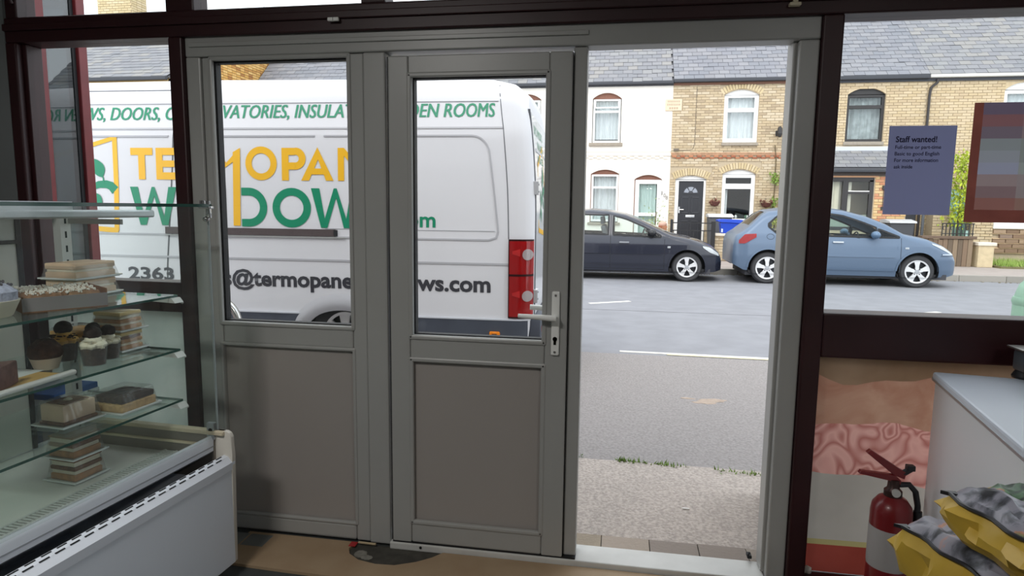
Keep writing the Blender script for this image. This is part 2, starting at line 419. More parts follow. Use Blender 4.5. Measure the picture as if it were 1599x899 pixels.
def gasket(parent, x0, x1, z0, z1, y):
    part('gasket', BLACK_RUB, parent, (x0, x0+.007, y-.004, y+.03, z0, z1), (x1-.006, x1, y-.004, y+.03, z0, z1), (x0, x1, y-.004, y+.03, z1-.006, z1), (x0, x1, y-.004, y+.03, z0, z0+.005))
beads(d1, -1.712, -1.09, .936, 2.062, -.036)
gasket(d1, -1.697, -1.105, .952, 2.046, -.010)
pane(d1, -1.70, -1.10, .945, 2.05, .005, t=.02)
part('panel', PVC_PANEL, d1, (-1.72, -1.09, -.012, .03, .07, .858))
beads(d1, -1.715, -1.09, .07, .858, -.034, .014)
# door leaf (closed)
lf = MB()
lf.box(-.926, -.842, -.05, .02, .027, 2.043, bev=.006); lf.box(-.284, -.196, -.05, .02, .027, 2.043, bev=.006)
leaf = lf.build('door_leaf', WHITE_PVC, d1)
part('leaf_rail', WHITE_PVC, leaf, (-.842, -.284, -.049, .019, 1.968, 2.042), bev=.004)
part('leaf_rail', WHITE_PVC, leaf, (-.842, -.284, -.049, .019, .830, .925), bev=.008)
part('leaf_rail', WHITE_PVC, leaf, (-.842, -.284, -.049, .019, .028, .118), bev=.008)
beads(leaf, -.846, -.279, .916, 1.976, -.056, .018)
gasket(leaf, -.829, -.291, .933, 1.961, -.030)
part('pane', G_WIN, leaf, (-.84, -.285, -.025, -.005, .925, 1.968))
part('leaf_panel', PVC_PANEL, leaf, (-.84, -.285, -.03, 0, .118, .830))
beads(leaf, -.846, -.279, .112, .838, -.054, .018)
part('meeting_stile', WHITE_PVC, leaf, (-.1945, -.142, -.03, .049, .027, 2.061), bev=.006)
part('weather_seal', BLACK_RUB, leaf, (-.199, -.195, -.045, -.02, .03, 2.04), (-.930, -.925, -.045, -.02, .03, 2.04), (-.926, -.142, -.048, .0, .022, .030))
HW = mat('white_handle_enamel', (236, 236, 232), .3)
b = MB(); b.box(-.258, -.226, -.064, -.05, .878, 1.134, bev=.006); b.build('handle_plate', HW, leaf)
b = MB(); b.tube([(-.242, -.062, 1.032), (-.242, -.092, 1.032)], .011, 12)
b.tube([(-.236, -.098, 1.032), (-.262, -.100, 1.034), (-.32, -.098, 1.036), (-.385, -.090, 1.037)], .01, 10, radii=[.011, .012, .010, .008]); b.build('lever_handle', HW, leaf, True)
b = MB(); b.lathe([(.0, -.0665), (.009, -.0665), (.009, -.06)], (-.242, 0, .945), 14, 'y'); b.box(-.247, -.237, -.0665, -.06, .922, .945); b.build('key_cylinder', mat('dark_brass', (40, 36, 30), .35, .9), leaf, True)
b = MB(); b.tube([(-.242, .02, 1.045), (-.242, .06, 1.045), (-.262, .066, 1.045), (-.36, .06, 1.05)], .011, 10); b.build('outer_lever_handle', HW, leaf, True)
for z in (1.118, .892):
    b = MB(); b.lathe([(0, -.0655), (.005, -.0655), (.005, -.062)], (-.242, 0, z), 10, 'y'); b.build('screw', STEEL, leaf, True)
# second leaf folded open outside, seen edge on beside the right jamb
LA = math.radians(12.5)
def leafbox(t0, t1, l0, l1, z0, z1):
    """box in the open leaf's own frame: t across its thickness, l along its width, hinged at the right jamb"""
    c, s_ = math.cos(LA), math.sin(LA)
    return [(.598+t*c+l*s_, .088-t*s_+l*c) for t, l in ((t0, l0), (t1, l0), (t1, l1), (t0, l1))], z0, z1
def leafpart(name, m, parent, *qs):
    b = MB()
    for q in qs:
        o_, z0, z1 = leafbox(*q); b.prism(o_, 'z', z0, z1)
    return b.build(name, m, parent)
ol = leafpart('open_leaf', WHITE_PVC, d1, (0, .06, 0, .09, .03, 2.045), (0, .06, .62, .71, .03, 2.045))
leafpart('leaf_edge_strip', ALU, ol, (.018, .034, -.003, .0, .04, 2.04))
leafpart('open_leaf_rail', WHITE_PVC, ol, (0, .06, .09, .62, .03, .12), (0, .06, .09, .62, .83, .925), (0, .06, .09, .62, 1.968, 2.045))
leafpart('open_leaf_pane', G_WIN, ol, (.02, .04, .08, .63, .92, 1.97))
leafpart('open_leaf_panel', PVC_PANEL, ol, (.015, .045, .08, .63, .11, .84))
b = MB(); b.box(.558, .576, .07, .105, .034, .048, bev=.003); b.tube([(.56, .075, .045), (.566, .07, .062)], .004, 6); b.build('floor_bolt', BLACK_RUB, ol)
b = MB(); b.lathe([(0, -.058), (.006, -.058), (.006, -.052)], (-.80, 0, .01), 8, 'y'); b.build('drain_hole', BLACK_RUB, d1)
# small sensors on the beam
s = thing('door_sensor', 'small white plastic sensor on the red beam above the side panel', 'sensor', (-1.134, -.076, 2.179))
part('sensor_case', HW, s, (-1.157, -1.111, -.086, -.0725, 2.172, 2.186), bev=.003)
part('sensor_seam', mat('grey_seam', (130, 130, 128)), s, (-1.135, -1.133, -.0865, -.078, 2.173, 2.185))
s = thing('beam_bracket', 'cream plastic bracket on the beam above the open doorway', 'bracket', (.574, -.07, 2.166))
CREAM = mat('cream_plastic', (208, 196, 170), .5)
part('bracket_foot', CREAM, s, (.555, .593, -.085, -.06, 2.1665, 2.177), bev=.002)
part('bracket_arm', CREAM, s, (.567, .583, -.082, -.060, 2.177, 2.238), bev=.002)
# floor covering by the door
bd = MB(); outl = [(-1.6, -.045), (-1.6, -.292), (-1.30, -.305), (-.5, -.325), (.6, -.34), (.6, -.06), (-.70, -.06), (-.735, -.105), (-.79, -.150), (-.87, -.190), (-.95, -.195), (-1.03, -.178), (-1.085, -.14), (-1.105, -.10), (-1.095, -.045)]
bd.prism(outl, 'z', -.012, .0)
o = bd.build('plywood_sheet', mat('plywood', (166, 144, 116), .7, col2=(156, 132, 104), scale=5, bump=.1), None)
tag(o, 'bare plywood sheet with a curved cut-out on the floor along the door', 'plywood')
struct(part('floor_patch', mat('dark_concrete', (66, 64, 58), .9, var=.2, scale=25, bump=.4), None, (-1.12, -.66, -.215, -.04, -.02, -.0095)))
sp = MB(); sp.ball((-1.045, -.12, -.0095), .03, .03, .005, jit=.2); sp.ball((-1.01, -.14, -.0095), .03, .02, .004, jit=.2)
o = sp.build('mortar_smear', mat('grey_mortar', (128, 126, 118), .95, var=.15, scale=40), None, True); tag(o, 'pale grey mortar smear in the cut-out of the plywood', 'mortar')
TILE = mat('grey_tile', (112, 116, 114), .4, var=.08, scale=10)
for k in range(3):
    o = part('floor_tile', TILE, None, (-1.80+.11*k, -1.695+.11*k, -.16, -.062, -.012, .0005), bev=.002); o['kind'] = 'structure'
o = part('red_tape', mat('red_tape', (170, 30, 34), .4), None, (-1.115, -1.085, -.085, -.048, .0002, .002)); tag(o, 'scrap of red tape beside the cut-out in the plywood', 'tape')
b = MB(); b.tube([(-1.08, -.056, .006), (-1.0, -.058, .006)], .005, 8); o = b.build('wood_offcut', mat('pale_wood', (178, 160, 128), .8), None); tag(o, 'thin pale wood offcut lying under the side panel', 'offcut')

# ================================================================== OUTSIDE GROUND
ASPH = mat('road_asphalt', (132, 133, 138), .85, var=.07, scale=3, detail=8)
TARM = mat('forecourt_tarmac', (140, 135, 133), .9, var=.16, scale=60, bump=.5, detail=6)
CONC = mat('pavement_concrete', (170, 160, 152), .9, var=.22, scale=70, bump=.6, detail=6)
PAVE = mat('far_pavement_concrete', (160, 150, 144), .9, var=.06, scale=4)
rd = struct(part('road', ASPH, None, (-40, 40, 3.93, 12.62, -.3, 0.0)))
fc = struct(part('forecourt', TARM, None, (-40, 40, 1.09, 3.93, -.3, .004)))
pn = struct(part('pavement_near', CONC, None, (-40, 40, .205, 1.09, -.3, .006)))
gs = struct(part('doorstep', mat('doorstep_mortar', (120, 114, 106), .9, var=.1, scale=30), None, (-6, 6, .05, .205, -.3, -.006)))
items = []
rs = random.Random(5)
x = -2.3
while x < 2.2:
    L = .205+rs.uniform(-.004, .004); items.append(((x+L/2, .128, -.006+rs.uniform(0, .003)), (L-.004, .140, .03), 0)); x += L
pieces('paving_brick', piece_mat('paver_colours', [(150, 140, 130), (160, 148, 136), (140, 130, 122), (154, 142, 126)], .9, .5, 60), gs, items)
lines = mat('worn_white_paint', (205, 203, 196), .8, var=.12, scale=20)
def strip(x0, y0, x1, y1, wd, z, name, m, parent):
    d = Vector((x1-x0, y1-y0, 0)); nn = Vector((-d.y, d.x, 0)).normalized()*wd/2
    b = MB(); pts = [(x0-nn.x, y0-nn.y), (x1-nn.x, y1-nn.y), (x1+nn.x, y1+nn.y), (x0+nn.x, y0+nn.y)]
    b.prism(pts, 'z', z-.004, z); return b.build(name, m, parent)
strip(.03, 4.05, 7.5, 3.96, .07, .0045, 'edge_line', lines, rd)
strip(.5, 3.99, 7.5, 3.90, .05, .0075, 'edge_line', mat('faded_yellow_paint', (206, 198, 170), .8, var=.1, scale=20), rd)
for x in (-9.4, -4.9, -.44, 4.06):
    strip(x, 7.37, x+.62, 7.77, .09, .004, 'centre_dash', lines, rd)
o = strip(-30, 6.75, 30, 6.85, .02, .0025, 'tar_seam', mat('tar_seam', (104, 104, 108), .8), rd)
b = MB()
for k in range(9):
    b.ball((.62+random.uniform(-.16, .16), 2.42+random.uniform(-.05, .05), .004), random.uniform(.03, .09), random.uniform(.02, .04), .003, jit=.2)
b.build('mud_patch', mat('dried_mud', (164, 148, 134), .95, var=.1, scale=40), fc, True)
o = part('cigarette_end', mat('white_litter', (232, 230, 226), .7), None, (.34, .375, .53, .539, .006, .014), bev=.003); tag(o, 'tiny white litter scrap on the pavement outside the doorway', 'litter')
# grass growing in the joint
b = MB(); rs = random.Random(3)
for k in range(1500):
    u = rs.random(); X = -2.2+5.2*u; clump = .5+.5*math.sin(X*9.1)+.3*math.sin(X*23)
    if rs.random() > clump: continue
    Y = 1.113-.078*(X+.2)+rs.gauss(0, .012); h = rs.uniform(.012, .035); a = rs.uniform(0, 6.3); q = .007
    dx, dy = math.cos(a)*q, math.sin(a)*q; lx, ly = rs.gauss(0, .012), rs.gauss(0, .012)
    v = [b.bm.verts.new(p) for p in ((X-dx, Y-dy, 0), (X+dx, Y+dy, 0), (X+lx, Y+ly, h))]; b.bm.faces.new(v)
o = b.build('joint_grass', mat('grass_green', (128, 152, 76), .8, col2=(100, 130, 56), scale=8), None); o['kind'] = 'stuff'; tag(o, 'green grass tufts growing along the pavement joint outside the door', 'grass')
# far kerb and pavement
pf = struct(part('pavement_far', PAVE, None, (-40, 40, 12.78, 17.0, -.3, .12)))
items = []
x = -12.0
while x < 13: items.append(((x+.455, 12.70, .045), (.905, .15, .17), 0)); x += .915
pieces('kerb_stone', piece_mat('kerb_colours', [(150, 146, 138), (160, 155, 147), (142, 138, 130)], .9, .3, 20), pf, items)
b = MB(); rs = random.Random(8)
for k in range(420):
    X = rs.uniform(-8, 12); Y = 12.58+rs.gauss(0, .06); s_ = rs.uniform(.01, .035)
    b.box(X, X+s_, Y, Y+s_*.8, 0, s_*.4)
o = b.build('gutter_litter', mat('dead_leaves', (126, 116, 96), .95, var=.3, scale=9), None); o['kind'] = 'stuff'; tag(o, 'dead leaves and grit lying in the far gutter', 'debris')
struct(part('far_ground', mat('yard_soil', (140, 132, 122), .95, var=.1, scale=5), None, (-60, 60, 17.0, 60, -.3, .1)))

# ================================================================== HOUSES OVER THE ROAD
BRICK = piece_mat('yellow_brick', [(197, 180, 150), (201, 184, 156), (192, 173, 142), (187, 168, 138), (205, 190, 164), (176, 158, 132), (198, 180, 151), (194, 176, 146)], .95, .4, 40)
BRICK2 = piece_mat('tan_brick', [(206, 186, 152), (210, 190, 158), (201, 180, 145), (205, 186, 155), (197, 176, 144)], .95, .4, 40)
ORANGE_BRICK = piece_mat('orange_brick', [(206, 160, 92), (190, 142, 84), (222, 184, 120), (170, 122, 76), (214, 172, 108)], .95, .4, 40)
REDB = piece_mat('red_brick', [(170, 112, 84), (158, 100, 76), (180, 126, 96)], .95, .4, 40)
YHEAD = piece_mat('pale_voussoir', [(206, 188, 150), (200, 181, 142), (211, 194, 160)], .95, .3, 40)
SLATE = piece_mat('grey_slate', [(128, 129, 135), (132, 133, 138), (124, 126, 132), (136, 136, 140), (126, 127, 133), (130, 130, 134)], .75, .25, 20)
SLATE2 = piece_mat('old_slate', [(134, 134, 137), (138, 138, 139), (130, 130, 134), (142, 140, 138), (127, 128, 132)], .8, .3, 20)
MORTAR = mat('lime_mortar', (186, 170, 144), .95, var=.06, scale=30)
RENDER = mat('cream_render', (246, 240, 230), .85, var=.02, scale=2)
WPAINT = mat('white_joinery', (245, 245, 243), .4)
BROWN = mat('brown_painted_timber', (134, 92, 76), .7, var=.06, scale=20)
BLACKP = mat('black_joinery', (52, 50, 50), .5)
GUTTER = mat('dark_gutter', (58, 60, 66), .5)
STONE = mat('grey_sill_stone', (160, 150, 136), .9, var=.08, scale=20)
NET = mat('white_net_curtain', (226, 229, 230), .9, var=.10, scale=9, stretch=(9, 1, .4))
NETG = mat('greenish_net_curtain', (205, 222, 216), .9, var=.10, scale=9, stretch=(9, 1, .4))
DARKROOM = mat('unlit_room', (88, 84, 80), .95)
YW = 17.0
def wall_cells(x0, x1, z0, z1, holes, ya, yb, b):
    xs = sorted({x0, x1, *[h[0] for h in holes], *[h[1] for h in holes]}); xs = [x for x in xs if x0 <= x <= x1]
    for a, c in zip(xs, xs[1:]):
        xm = (a+c)/2; hs = sorted([(h[2], h[3]) for h in holes if h[0] <= xm <= h[1]]); z = z0
        for lo_, hi_ in hs:
            if lo_ > z: b.box(a, c, ya, yb, z, lo_)
            z = max(z, hi_)
        if z < z1: b.box(a, c, ya, yb, z, z1)
def brick_items(x0, x1, z0, z1, y, holes, L=.225, H=.075, d=.02, seed=1, gap=.011):
    rs = random.Random(seed); out = []; k = 0; z = z0
    while z < z1-.02:
        x = x0-(L/2 if k % 2 else 0)
        while x < x1:
            a, c = max(x, x0), min(x+L, x1)
            if c-a > .05:
                segs = [(a, c)]
                for h in holes:
                    if h[2] < z+H*.6 and h[3] > z+H*.4:
                        ns_ = []
                        for p, q in segs:
                            if h[0] > p: ns_.append((p, min(q, h[0])))
                            if h[1] < q: ns_.append((max(p, h[1]), q))
                        segs = [s_ for s_ in ns_ if s_[1]-s_[0] > .04]
                for p, q in segs:
                    out.append((((p+q)/2, y-rs.uniform(0, .004), z+H/2), (q-p-gap, d, H-gap), 0))
            x += L
        z += H; k += 1
    return out
def arc_pts(x0, x1, zs, rise, n=12):
    w_ = (x1-x0)/2; r = (w_*w_+rise*rise)/(2*rise); cx = (x0+x1)/2; cz = zs+rise-r; a = math.asin(min(1, w_/r))
    return [(cx+r*math.sin(t), cz+r*math.cos(t)) for t in [-a+2*a*i/n for i in range(n+1)]]
def arch_panel(name, m, parent, x0, x1, zs, rise, y0, y1):
    pts = arc_pts(x0, x1, zs, rise)
    return MB().prism([(x0, zs-.01)]+pts+[(x1, zs-.01)], 'y', y0, y1).build(name, m, parent)
def spandrel(m, parent, x0, x1, zs, rise, y0, y1):
    """wall above an arched head, filling the square hole down to the arch"""
    b = MB(); pts = arc_pts(x0, x1, zs, rise); top = zs+rise+.001
    for p, q in zip(pts, pts[1:]): b.prism([p, q, (q[0], top), (p[0], top)], 'y', y0, y1)
    return b.build('arch_spandrel', m, parent)
def voussoirs(parent, m, x0, x1, zs, rise, y, n=13, L=.2):
    w_ = (x1-x0)/2; r = (w_*w_+rise*rise)/(2*rise); cx = (x0+x1)/2; cz = zs+rise-r; a = math.asin(min(1, w_/r))*1.06
    me = unit_box('arch_brick', m)
    for i in range(n):
        t = -a+2*a*(i+.5)/n
        o = bpy.data.objects.new('arch_brick', me); COL.objects.link(o); o.parent = parent
        M4 = INV[parent] @ Matrix.Translation((cx+(r+.02+L/2)*math.sin(t), y, cz+(r+.02+L/2)*math.cos(t))) @ Matrix.Rotation(t, 4, 'Y')
        o.location = M4.to_translation(); o.rotation_euler = M4.to_euler(); o.scale = (2*a*r/n-.012, .03, L)
def fwindow(parent, x0, x1, z0, z1, m, rails, y=YW+.07, fw=.07, curtain=None, name='window', tb=None, cut=None):
    """framed window: rails = list of (z centre, thickness); panes and curtain become its own children"""
    b = MB(); b.box(x0, x0+fw, y, y+.08, z0, z1); b.box(x1-fw, x1, y, y+.08, z0, z1)
    b.box(x0+fw, x1-fw, y, y+.08, z0, z0+fw); b.box(x0+fw, x1-fw, y, y+.08, z1-(tb or fw), z1)
    for zc, t in rails: b.box(x0+fw, x1-fw, y-.004, y+.08, zc-t/2, zc+t/2)
    f = b.build(name, m, parent)
    zz = [z0+fw]+[v for zc, t in rails for v in (zc-t/2, zc+t/2)]+[z1-(tb or fw)]
    for i in range(0, len(zz), 2): part('pane', G_HOUSE, f, (x0+fw, x1-fw, y+.035, y+.043, zz[i], zz[i+1]))
    if curtain:
        rows = []; n = 26; zb = cut if cut is not None else z0+.05
        for zc in (zb, z1-.05): rows.append([(x0+.03+(x1-x0-.06)*i/n, y+.16+.022*math.sin(i*1.9)+.01*math.sin(i*.7), zc) for i in range(n+1)])
        MB().grid(rows).build('curtain', curtain, f, True)
    return f
def slope_roof(parent, x0, x1, ye, ze, yr, zr, m, limit=300, target=None, pitch_len=.20, wd=.28, seed=1, base=None):
    L = math.hypot(yr-ye, zr-ze); ang = math.atan2(zr-ze, yr-ye); cy, cz = math.cos(ang), math.sin(ang)
    b = MB(); b.prism([(ye, ze-.02), (yr, zr-.02), (2*yr-ye, ze-.02)], 'x', x0, x1); b.build('roof', base or mat('roof_felt', (96, 96, 100), .9), parent)
    rs = random.Random(seed); items = []; n = int(L/pitch_len)
    for r in range(n+1):
        s_ = r*pitch_len; x = x0-(wd/2 if r % 2 else 0)
        while x < x1:
            a, c = max(x, x0), min(x+wd, x1)
            if c-a > .05:
                dl = rs.uniform(-.006, .006) if rs.random() < .93 else -.03; lift = .018+rs.uniform(0, .006)
                l0 = s_+pitch_len/2+dl
                items.append((((a+c)/2, ye+l0*cy-lift*cz, ze+l0*cz+lift*cy), (c-a-.008, pitch_len*1.10, .012), ang-math.radians(3.2)))
            x += wd
    t = target or ((x0+x1)/2, ze)
    pieces('slate', m, parent, items, limit, key=lambda q: abs(q[0][0]-t[0])*.5+abs(q[0][2]-t[1]), stuff='more_slates')
    part('ridge_tile', mat('ridge_clay', (140, 122, 110), .9), parent, (x0, x1, yr-.12, yr+.12, zr-.04, zr+.05), bev=.03)
def shell(parent, x0, x1, z1, ydeep, m, y0=YW+.24):
    part('rear_wall', m, parent, (x0, x1, ydeep-.2, ydeep, 0, z1)); part('side_wall', m, parent, (x0, x0+.12, y0, ydeep, 0, z1)); part('side_wall', m, parent, (x1-.12, x1, y0, ydeep, 0, z1))
    part('upper_floor', DARKROOM, parent, (x0+.12, x1-.12, y0, ydeep-.2, 2.7, 2.9)); part('room_partition', DARKROOM, parent, (x0+.12, x1-.12, y0+1.8, y0+1.9, 0, z1-.1))
ZE = 5.08
# ---- cream rendered house
h = thing('terraced_house', 'cream rendered terraced house with brown window arches and the number 108', 'house', (-1.3, YW, .1))
HX0, HX1 = -4.0, 1.365
holes = [(-.93, -.09, 3.38, 4.82), (-.93, -.10, 1.05, 2.61), (.355, 1.15, .25, 2.46), (-3.3, -2.45, 3.38, 4.82), (-3.3, -2.45, 1.05, 2.61)]
b = MB(); wall_cells(HX0, HX1, .0, ZE, holes, YW, YW+.24, b); b.build('front_wall', RENDER, h)
shell(h, HX0, HX1, ZE, 23, RENDER)
for x0, x1 in ((-.93, -.09), (-3.3, -2.45)):
    arch_panel('brown_arch', BROWN, h, x0, x1, 4.655, .165, YW+.07, YW+.16); spandrel(RENDER, h, x0, x1, 4.655, .165, YW, YW+.2)
    f = fwindow(h, x0+.02, x1-.02, 3.40, 4.65, WPAINT, [(4.29, .07)], fw=.055, curtain=NET, cut=3.5)
    # top casement pushed open
    b = MB(); zt, zl, yo = 4.63, 4.37, -.10
    for q in ((x0+.05, x0+.10), (x1-.10, x1-.05)): b.prism([(YW+.05, zt), (YW+.09, zt), (YW+.09+yo, zl), (YW+.05+yo, zl)], 'x', q[0], q[1])
    b.prism([(YW+.05+yo, zl), (YW+.09+yo, zl), (YW+.097+yo, zl+.04), (YW+.057+yo, zl+.04)], 'x', x0+.05, x1-.05)
    b.prism([(YW+.05, zt), (YW+.09, zt), (YW+.08, zt-.04), (YW+.04, zt-.04)], 'x', x0+.05, x1-.05)
    b.build('open_casement', WPAINT, f)
    b = MB(); b.prism([(YW+.068, zt), (YW+.074, zt), (YW+.074+yo, zl), (YW+.068+yo, zl)], 'x', x0+.09, x1-.09); b.build('casement_pane', G_HOUSE, f)
    part('sill', STONE, h, (x0-.08, x1+.06, YW-.07, YW+.1, 3.29, 3.385), bev=.01)
    arch_panel('brown_arch', BROWN, h, x0, x1, 2.48, .13, YW+.07, YW+.16); spandrel(RENDER, h, x0, x1, 2.48, .13, YW, YW+.2)
    part('window_reveal', BROWN, h, (x0, x0+.02, YW+.05, YW+.15, 1.05, 2.48)); part('window_reveal', BROWN, h, (x1-.02, x1, YW+.05, YW+.15, 1.05, 2.48))
    fwindow(h, x0+.02, x1-.02, 1.08, 2.475, WPAINT, [(2.09, .06)], fw=.06, curtain=NET)
    part('sill', STONE, h, (x0-.06, x1+.06, YW-.06, YW+.1, .98, 1.055), bev=.01)
arch_panel('brown_arch', BROWN, h, .355, 1.15, 2.33, .13, YW+.07, YW+.16); spandrel(RENDER, h, .355, 1.15, 2.33, .13, YW, YW+.2)
part('door_reveal', BROWN, h, (.355, .38, YW+.05, YW+.15, .25, 2.33))
dr = part('front_door', WPAINT, h, (.38, .50, YW+.07, YW+.15, .25, 2.32), (1.02, 1.15, YW+.07, YW+.15, .25, 2.32), (.5, 1.02, YW+.07, YW+.15, 2.2, 2.32), (.5, 1.02, YW+.07, YW+.15, .25, .55), (.5, 1.02, YW+.07, YW+.15, 1.26, 1.36))
part('pane', G_HOUSE, dr, (.5, 1.02, YW+.10, YW+.108, 1.36, 2.2), (.5, 1.02, YW+.10, YW+.108, .55, 1.26))
MB().grid([[(.5+.52*i/18, YW+.20+.02*math.sin(i*1.8), z) for i in range(19)] for z in (.5, 2.2)]).build('curtain', NETG, dr, True)
b = MB(); b.ball((1.085, YW+.05, 1.78), .022); b.build('knocker', CHROME, dr, True)
NUMM = mat('grey_numerals', (140, 138, 135), .5)
for ch, x, z in (('1', 1.175, 1.93), ('0', 1.235, 1.865), ('8', 1.30, 1.80)):
    lettering(ch, NUMM, h, lambda X, Z: (X, YW-.008, Z), x-.033, x+.033 if ch != '1' else x, z-.055, z+.06, bold=.01, name='house_number')
items = []
x = HX0
while x < HX1-.1: items.append(((x+.06, YW-.02, 2.985), (.11, .04, .045), 0)); items.append(((x+.18, YW-.02, 2.94), (.11, .04, .035), 0)); x += .24
pieces('dentil_brick', RENDER, h, items)
part('string_course', RENDER, h, (HX0, HX1, YW-.05, YW, 3.01, 3.05), (HX0, HX1, YW-.03, YW, 3.13, 3.18))
part('gutter', GUTTER, h, (HX0, HX1, YW-.13, YW-.02, 5.02, 5.11), bev=.02)
part('soffit_board', GUTTER, h, (HX0, HX1, YW-.06, YW+.05, 4.99, 5.08))
slope_roof(h, HX0, HX1, YW-.08, 5.10, 20, 8.0, SLATE2, target=(.3, 5.9), seed=2)
# ---- yellow brick house with the black door
h = thing('terraced_house', 'yellow brick terraced house with a black panelled front door and white arched windows', 'house', (3.0, YW, .1))
HX0, HX1 = 1.365, 4.76
holes = [(2.79, 3.735, 3.375, 4.85), (2.845, 3.755, 1.08, 2.62), (1.53, 2.40, .25, 2.445)]
b = MB(); wall_cells(HX0, HX1, 0, ZE, holes, YW, YW+.24, b); b.build('front_wall', MORTAR, h)
shell(h, HX0, HX1, ZE, 23, MORTAR)
ex = holes+[(1.365, 1.65, 4.28, 4.62), (1.365, 4.76, 2.92, 3.10), (1.38, 2.55, 2.44, 2.70), (2.7, 3.9, 2.62, 2.86), (2.66, 3.86, 4.85, 5.02)]
its = brick_items(HX0, HX1, .3, 4.98, YW-.006, ex, seed=4)
pieces('brick', BRICK, h, its, 300, key=lambda q: math.hypot(q[0][0]-2.6, (q[0][2]-3.4)*.8), stuff='more_bricks')
for x0, x1, z0, zs, rise, rails, tb in ((2.79, 3.735, 3.39, 4.70, .15, [(4.285, .11)], .07), (2.845, 3.755, 1.12, 2.49, .13, [(2.145, .15)], .10)):
    arch_panel('white_arch', WPAINT, h, x0, x1, zs, rise, YW+.05, YW+.16); spandrel(BRICK, h, x0, x1, zs, rise, YW-.012, YW+.2)
    up = z0 > 3
    f = fwindow(h, x0, x1, z0, zs, WPAINT, rails, y=YW+.05, fw=.11 if up else .10, curtain=NET if up else None, tb=tb)
    if not up:
        b = MB()
        for k in range(4):
            b.box(x0+.12, x0+.19, YW+.22+.01*k, YW+.24+.01*k, z0+.1, 2.05)
        b.build('curtain', NET, f)
        for k, px in enumerate((3.2, 3.3, 3.58, 3.62)):
            b = MB(); b.ball((px, YW+.2, 1.27), .04, .04, .06, jit=.1); b.build('sill_ornament', [mat('ornament_pink', (225, 205, 195)), mat('ornament_white', (230, 230, 225)), mat('ornament_green', (70, 110, 80)), mat('ornament_white', (230, 230, 225))][k], f, True)
    part('sill', STONE, h, (x0-.03, x1+.02, YW-.06, YW+.1, z0-.10, z0-.012), bev=.01)
    voussoirs(h, YHEAD, x0, x1, zs, rise, YW-.008, 15, .17)
arch_panel('white_arch', WPAINT, h, 1.53, 2.40, 2.335, .105, YW+.05, YW+.16); spandrel(BRICK, h, 1.53, 2.40, 2.335, .105, YW-.012, YW+.2)
voussoirs(h, YHEAD, 1.53, 2.40, 2.335, .105, YW-.008, 15, .19)
part('door_frame', WPAINT, h, (1.53, 1.635, YW+.05, YW+.16, .25, 2.34), (2.34, 2.40, YW+.05, YW+.16, .25, 2.34), (1.635, 2.34, YW+.05, YW+.16, 2.29, 2.34))
DOORB = mat('black_door', (44, 45, 50), .45)
dr = part('front_door', DOORB, h, (1.635, 2.34, YW+.09, YW+.15, .25, 2.29))
for x0, x1, z0, z1 in ((1.73, 1.955, 1.36, 1.83), (2.02, 2.245, 1.36, 1.83), (1.73, 1.955, .5, 1.14), (2.02, 2.245, .5, 1.14)):
    part('door_moulding', mat('door_moulding', (62, 63, 68), .4), dr, (x0, x1, YW+.078, YW+.092, z0, z0+.025), (x0, x1, YW+.078, YW+.092, z1-.025, z1), (x0, x0+.02, YW+.078, YW+.092, z0, z1), (x1-.02, x1, YW+.078, YW+.092, z0, z1), bev=.005)
fan = [(1.985+.22*math.cos(PI*i/14), 1.93+.21*math.sin(PI*i/14)) for i in range(15)]
MB().prism(fan, 'y', YW+.074, YW+.092).build('fanlight_rim', mat('door_moulding', (62, 63, 68)), dr)
for k in range(3):
    a0, a1 = PI*(k/3+.03), PI*((k+1)/3-.03)
    pts = [(1.985+.19*math.cos(a0+(a1-a0)*i/5), 1.945+.175*math.sin(a0+(a1-a0)*i/5)) for i in range(6)]+[(1.985+.07*math.cos(a1+(a0-a1)*i/3), 1.945+.06*math.sin(a1+(a0-a1)*i/3)) for i in range(4)]
    MB().prism(pts, 'y', YW+.068, YW+.076).build('fanlight_pane', mat('fanlight_frost', (150, 155, 165), .3), dr)
part('letterbox', CHROME, dr, (1.865, 2.125, YW+.075, YW+.09, 1.235, 1.305), bev=.006)
b = MB(); b.box(1.655, 1.69, YW+.07, YW+.09, 1.36, 1.54); b.tube([(1.67, YW+.05, 1.46), (1.80, YW+.05, 1.46)], .014, 8); b.build('door_handle', CHROME, dr)
pieces('string_brick', REDB, h, [((HX0+.1+.235*k, YW-.022, 2.99), (.12, .045, .06), 0) for k in range(15)]+[((HX0+.217+.235*k, YW-.015, 2.945), (.12, .03, .05), 0) for k in range(14)])
part('string_course', mat('red_string_course', (186, 146, 116), .95, var=.15, scale=12), h, (HX0, HX1, YW-.03, YW+.01, 3.02, 3.05), (HX0, HX1, YW-.02, YW+.01, 3.065, 3.10))
part('gutter', GUTTER, h, (HX0, HX1, YW-.14, YW-.02, 5.05, 5.15), bev=.02)
part('fascia', mat('brown_fascia', (120, 84, 66), .7), h, (HX0, HX1, YW-.05, YW+.05, 4.985, 5.06))
slope_roof(h, HX0, HX1, YW-.08, 5.14, 20, 8.02, SLATE, target=(2.9, 6.0), seed=3)
b = MB(); b.tube([(2.02, YW-.02, 4.95), (2.02, YW-.02, 3.35), (1.98, YW-.02, 3.2), (1.9, YW-.02, 3.17), (1.5, YW-.02, 3.16)], .007, 6); b.build('cable', mat('grey_cable', (110, 100, 88)), h, True)
part('junction_box', mat('grey_cable', (110, 100, 88)), h, (1.44, 1.58, YW-.05, YW-.01, 3.15, 3.21))
pq = part('name_plaque', mat('buff_stone_plaque', (226, 206, 178), .9, var=.06, scale=30), h, (1.16, 1.62, YW-.03, YW, 4.28, 4.605), bev=.008)
PT = mat('worn_carving', (188, 166, 144), .95)
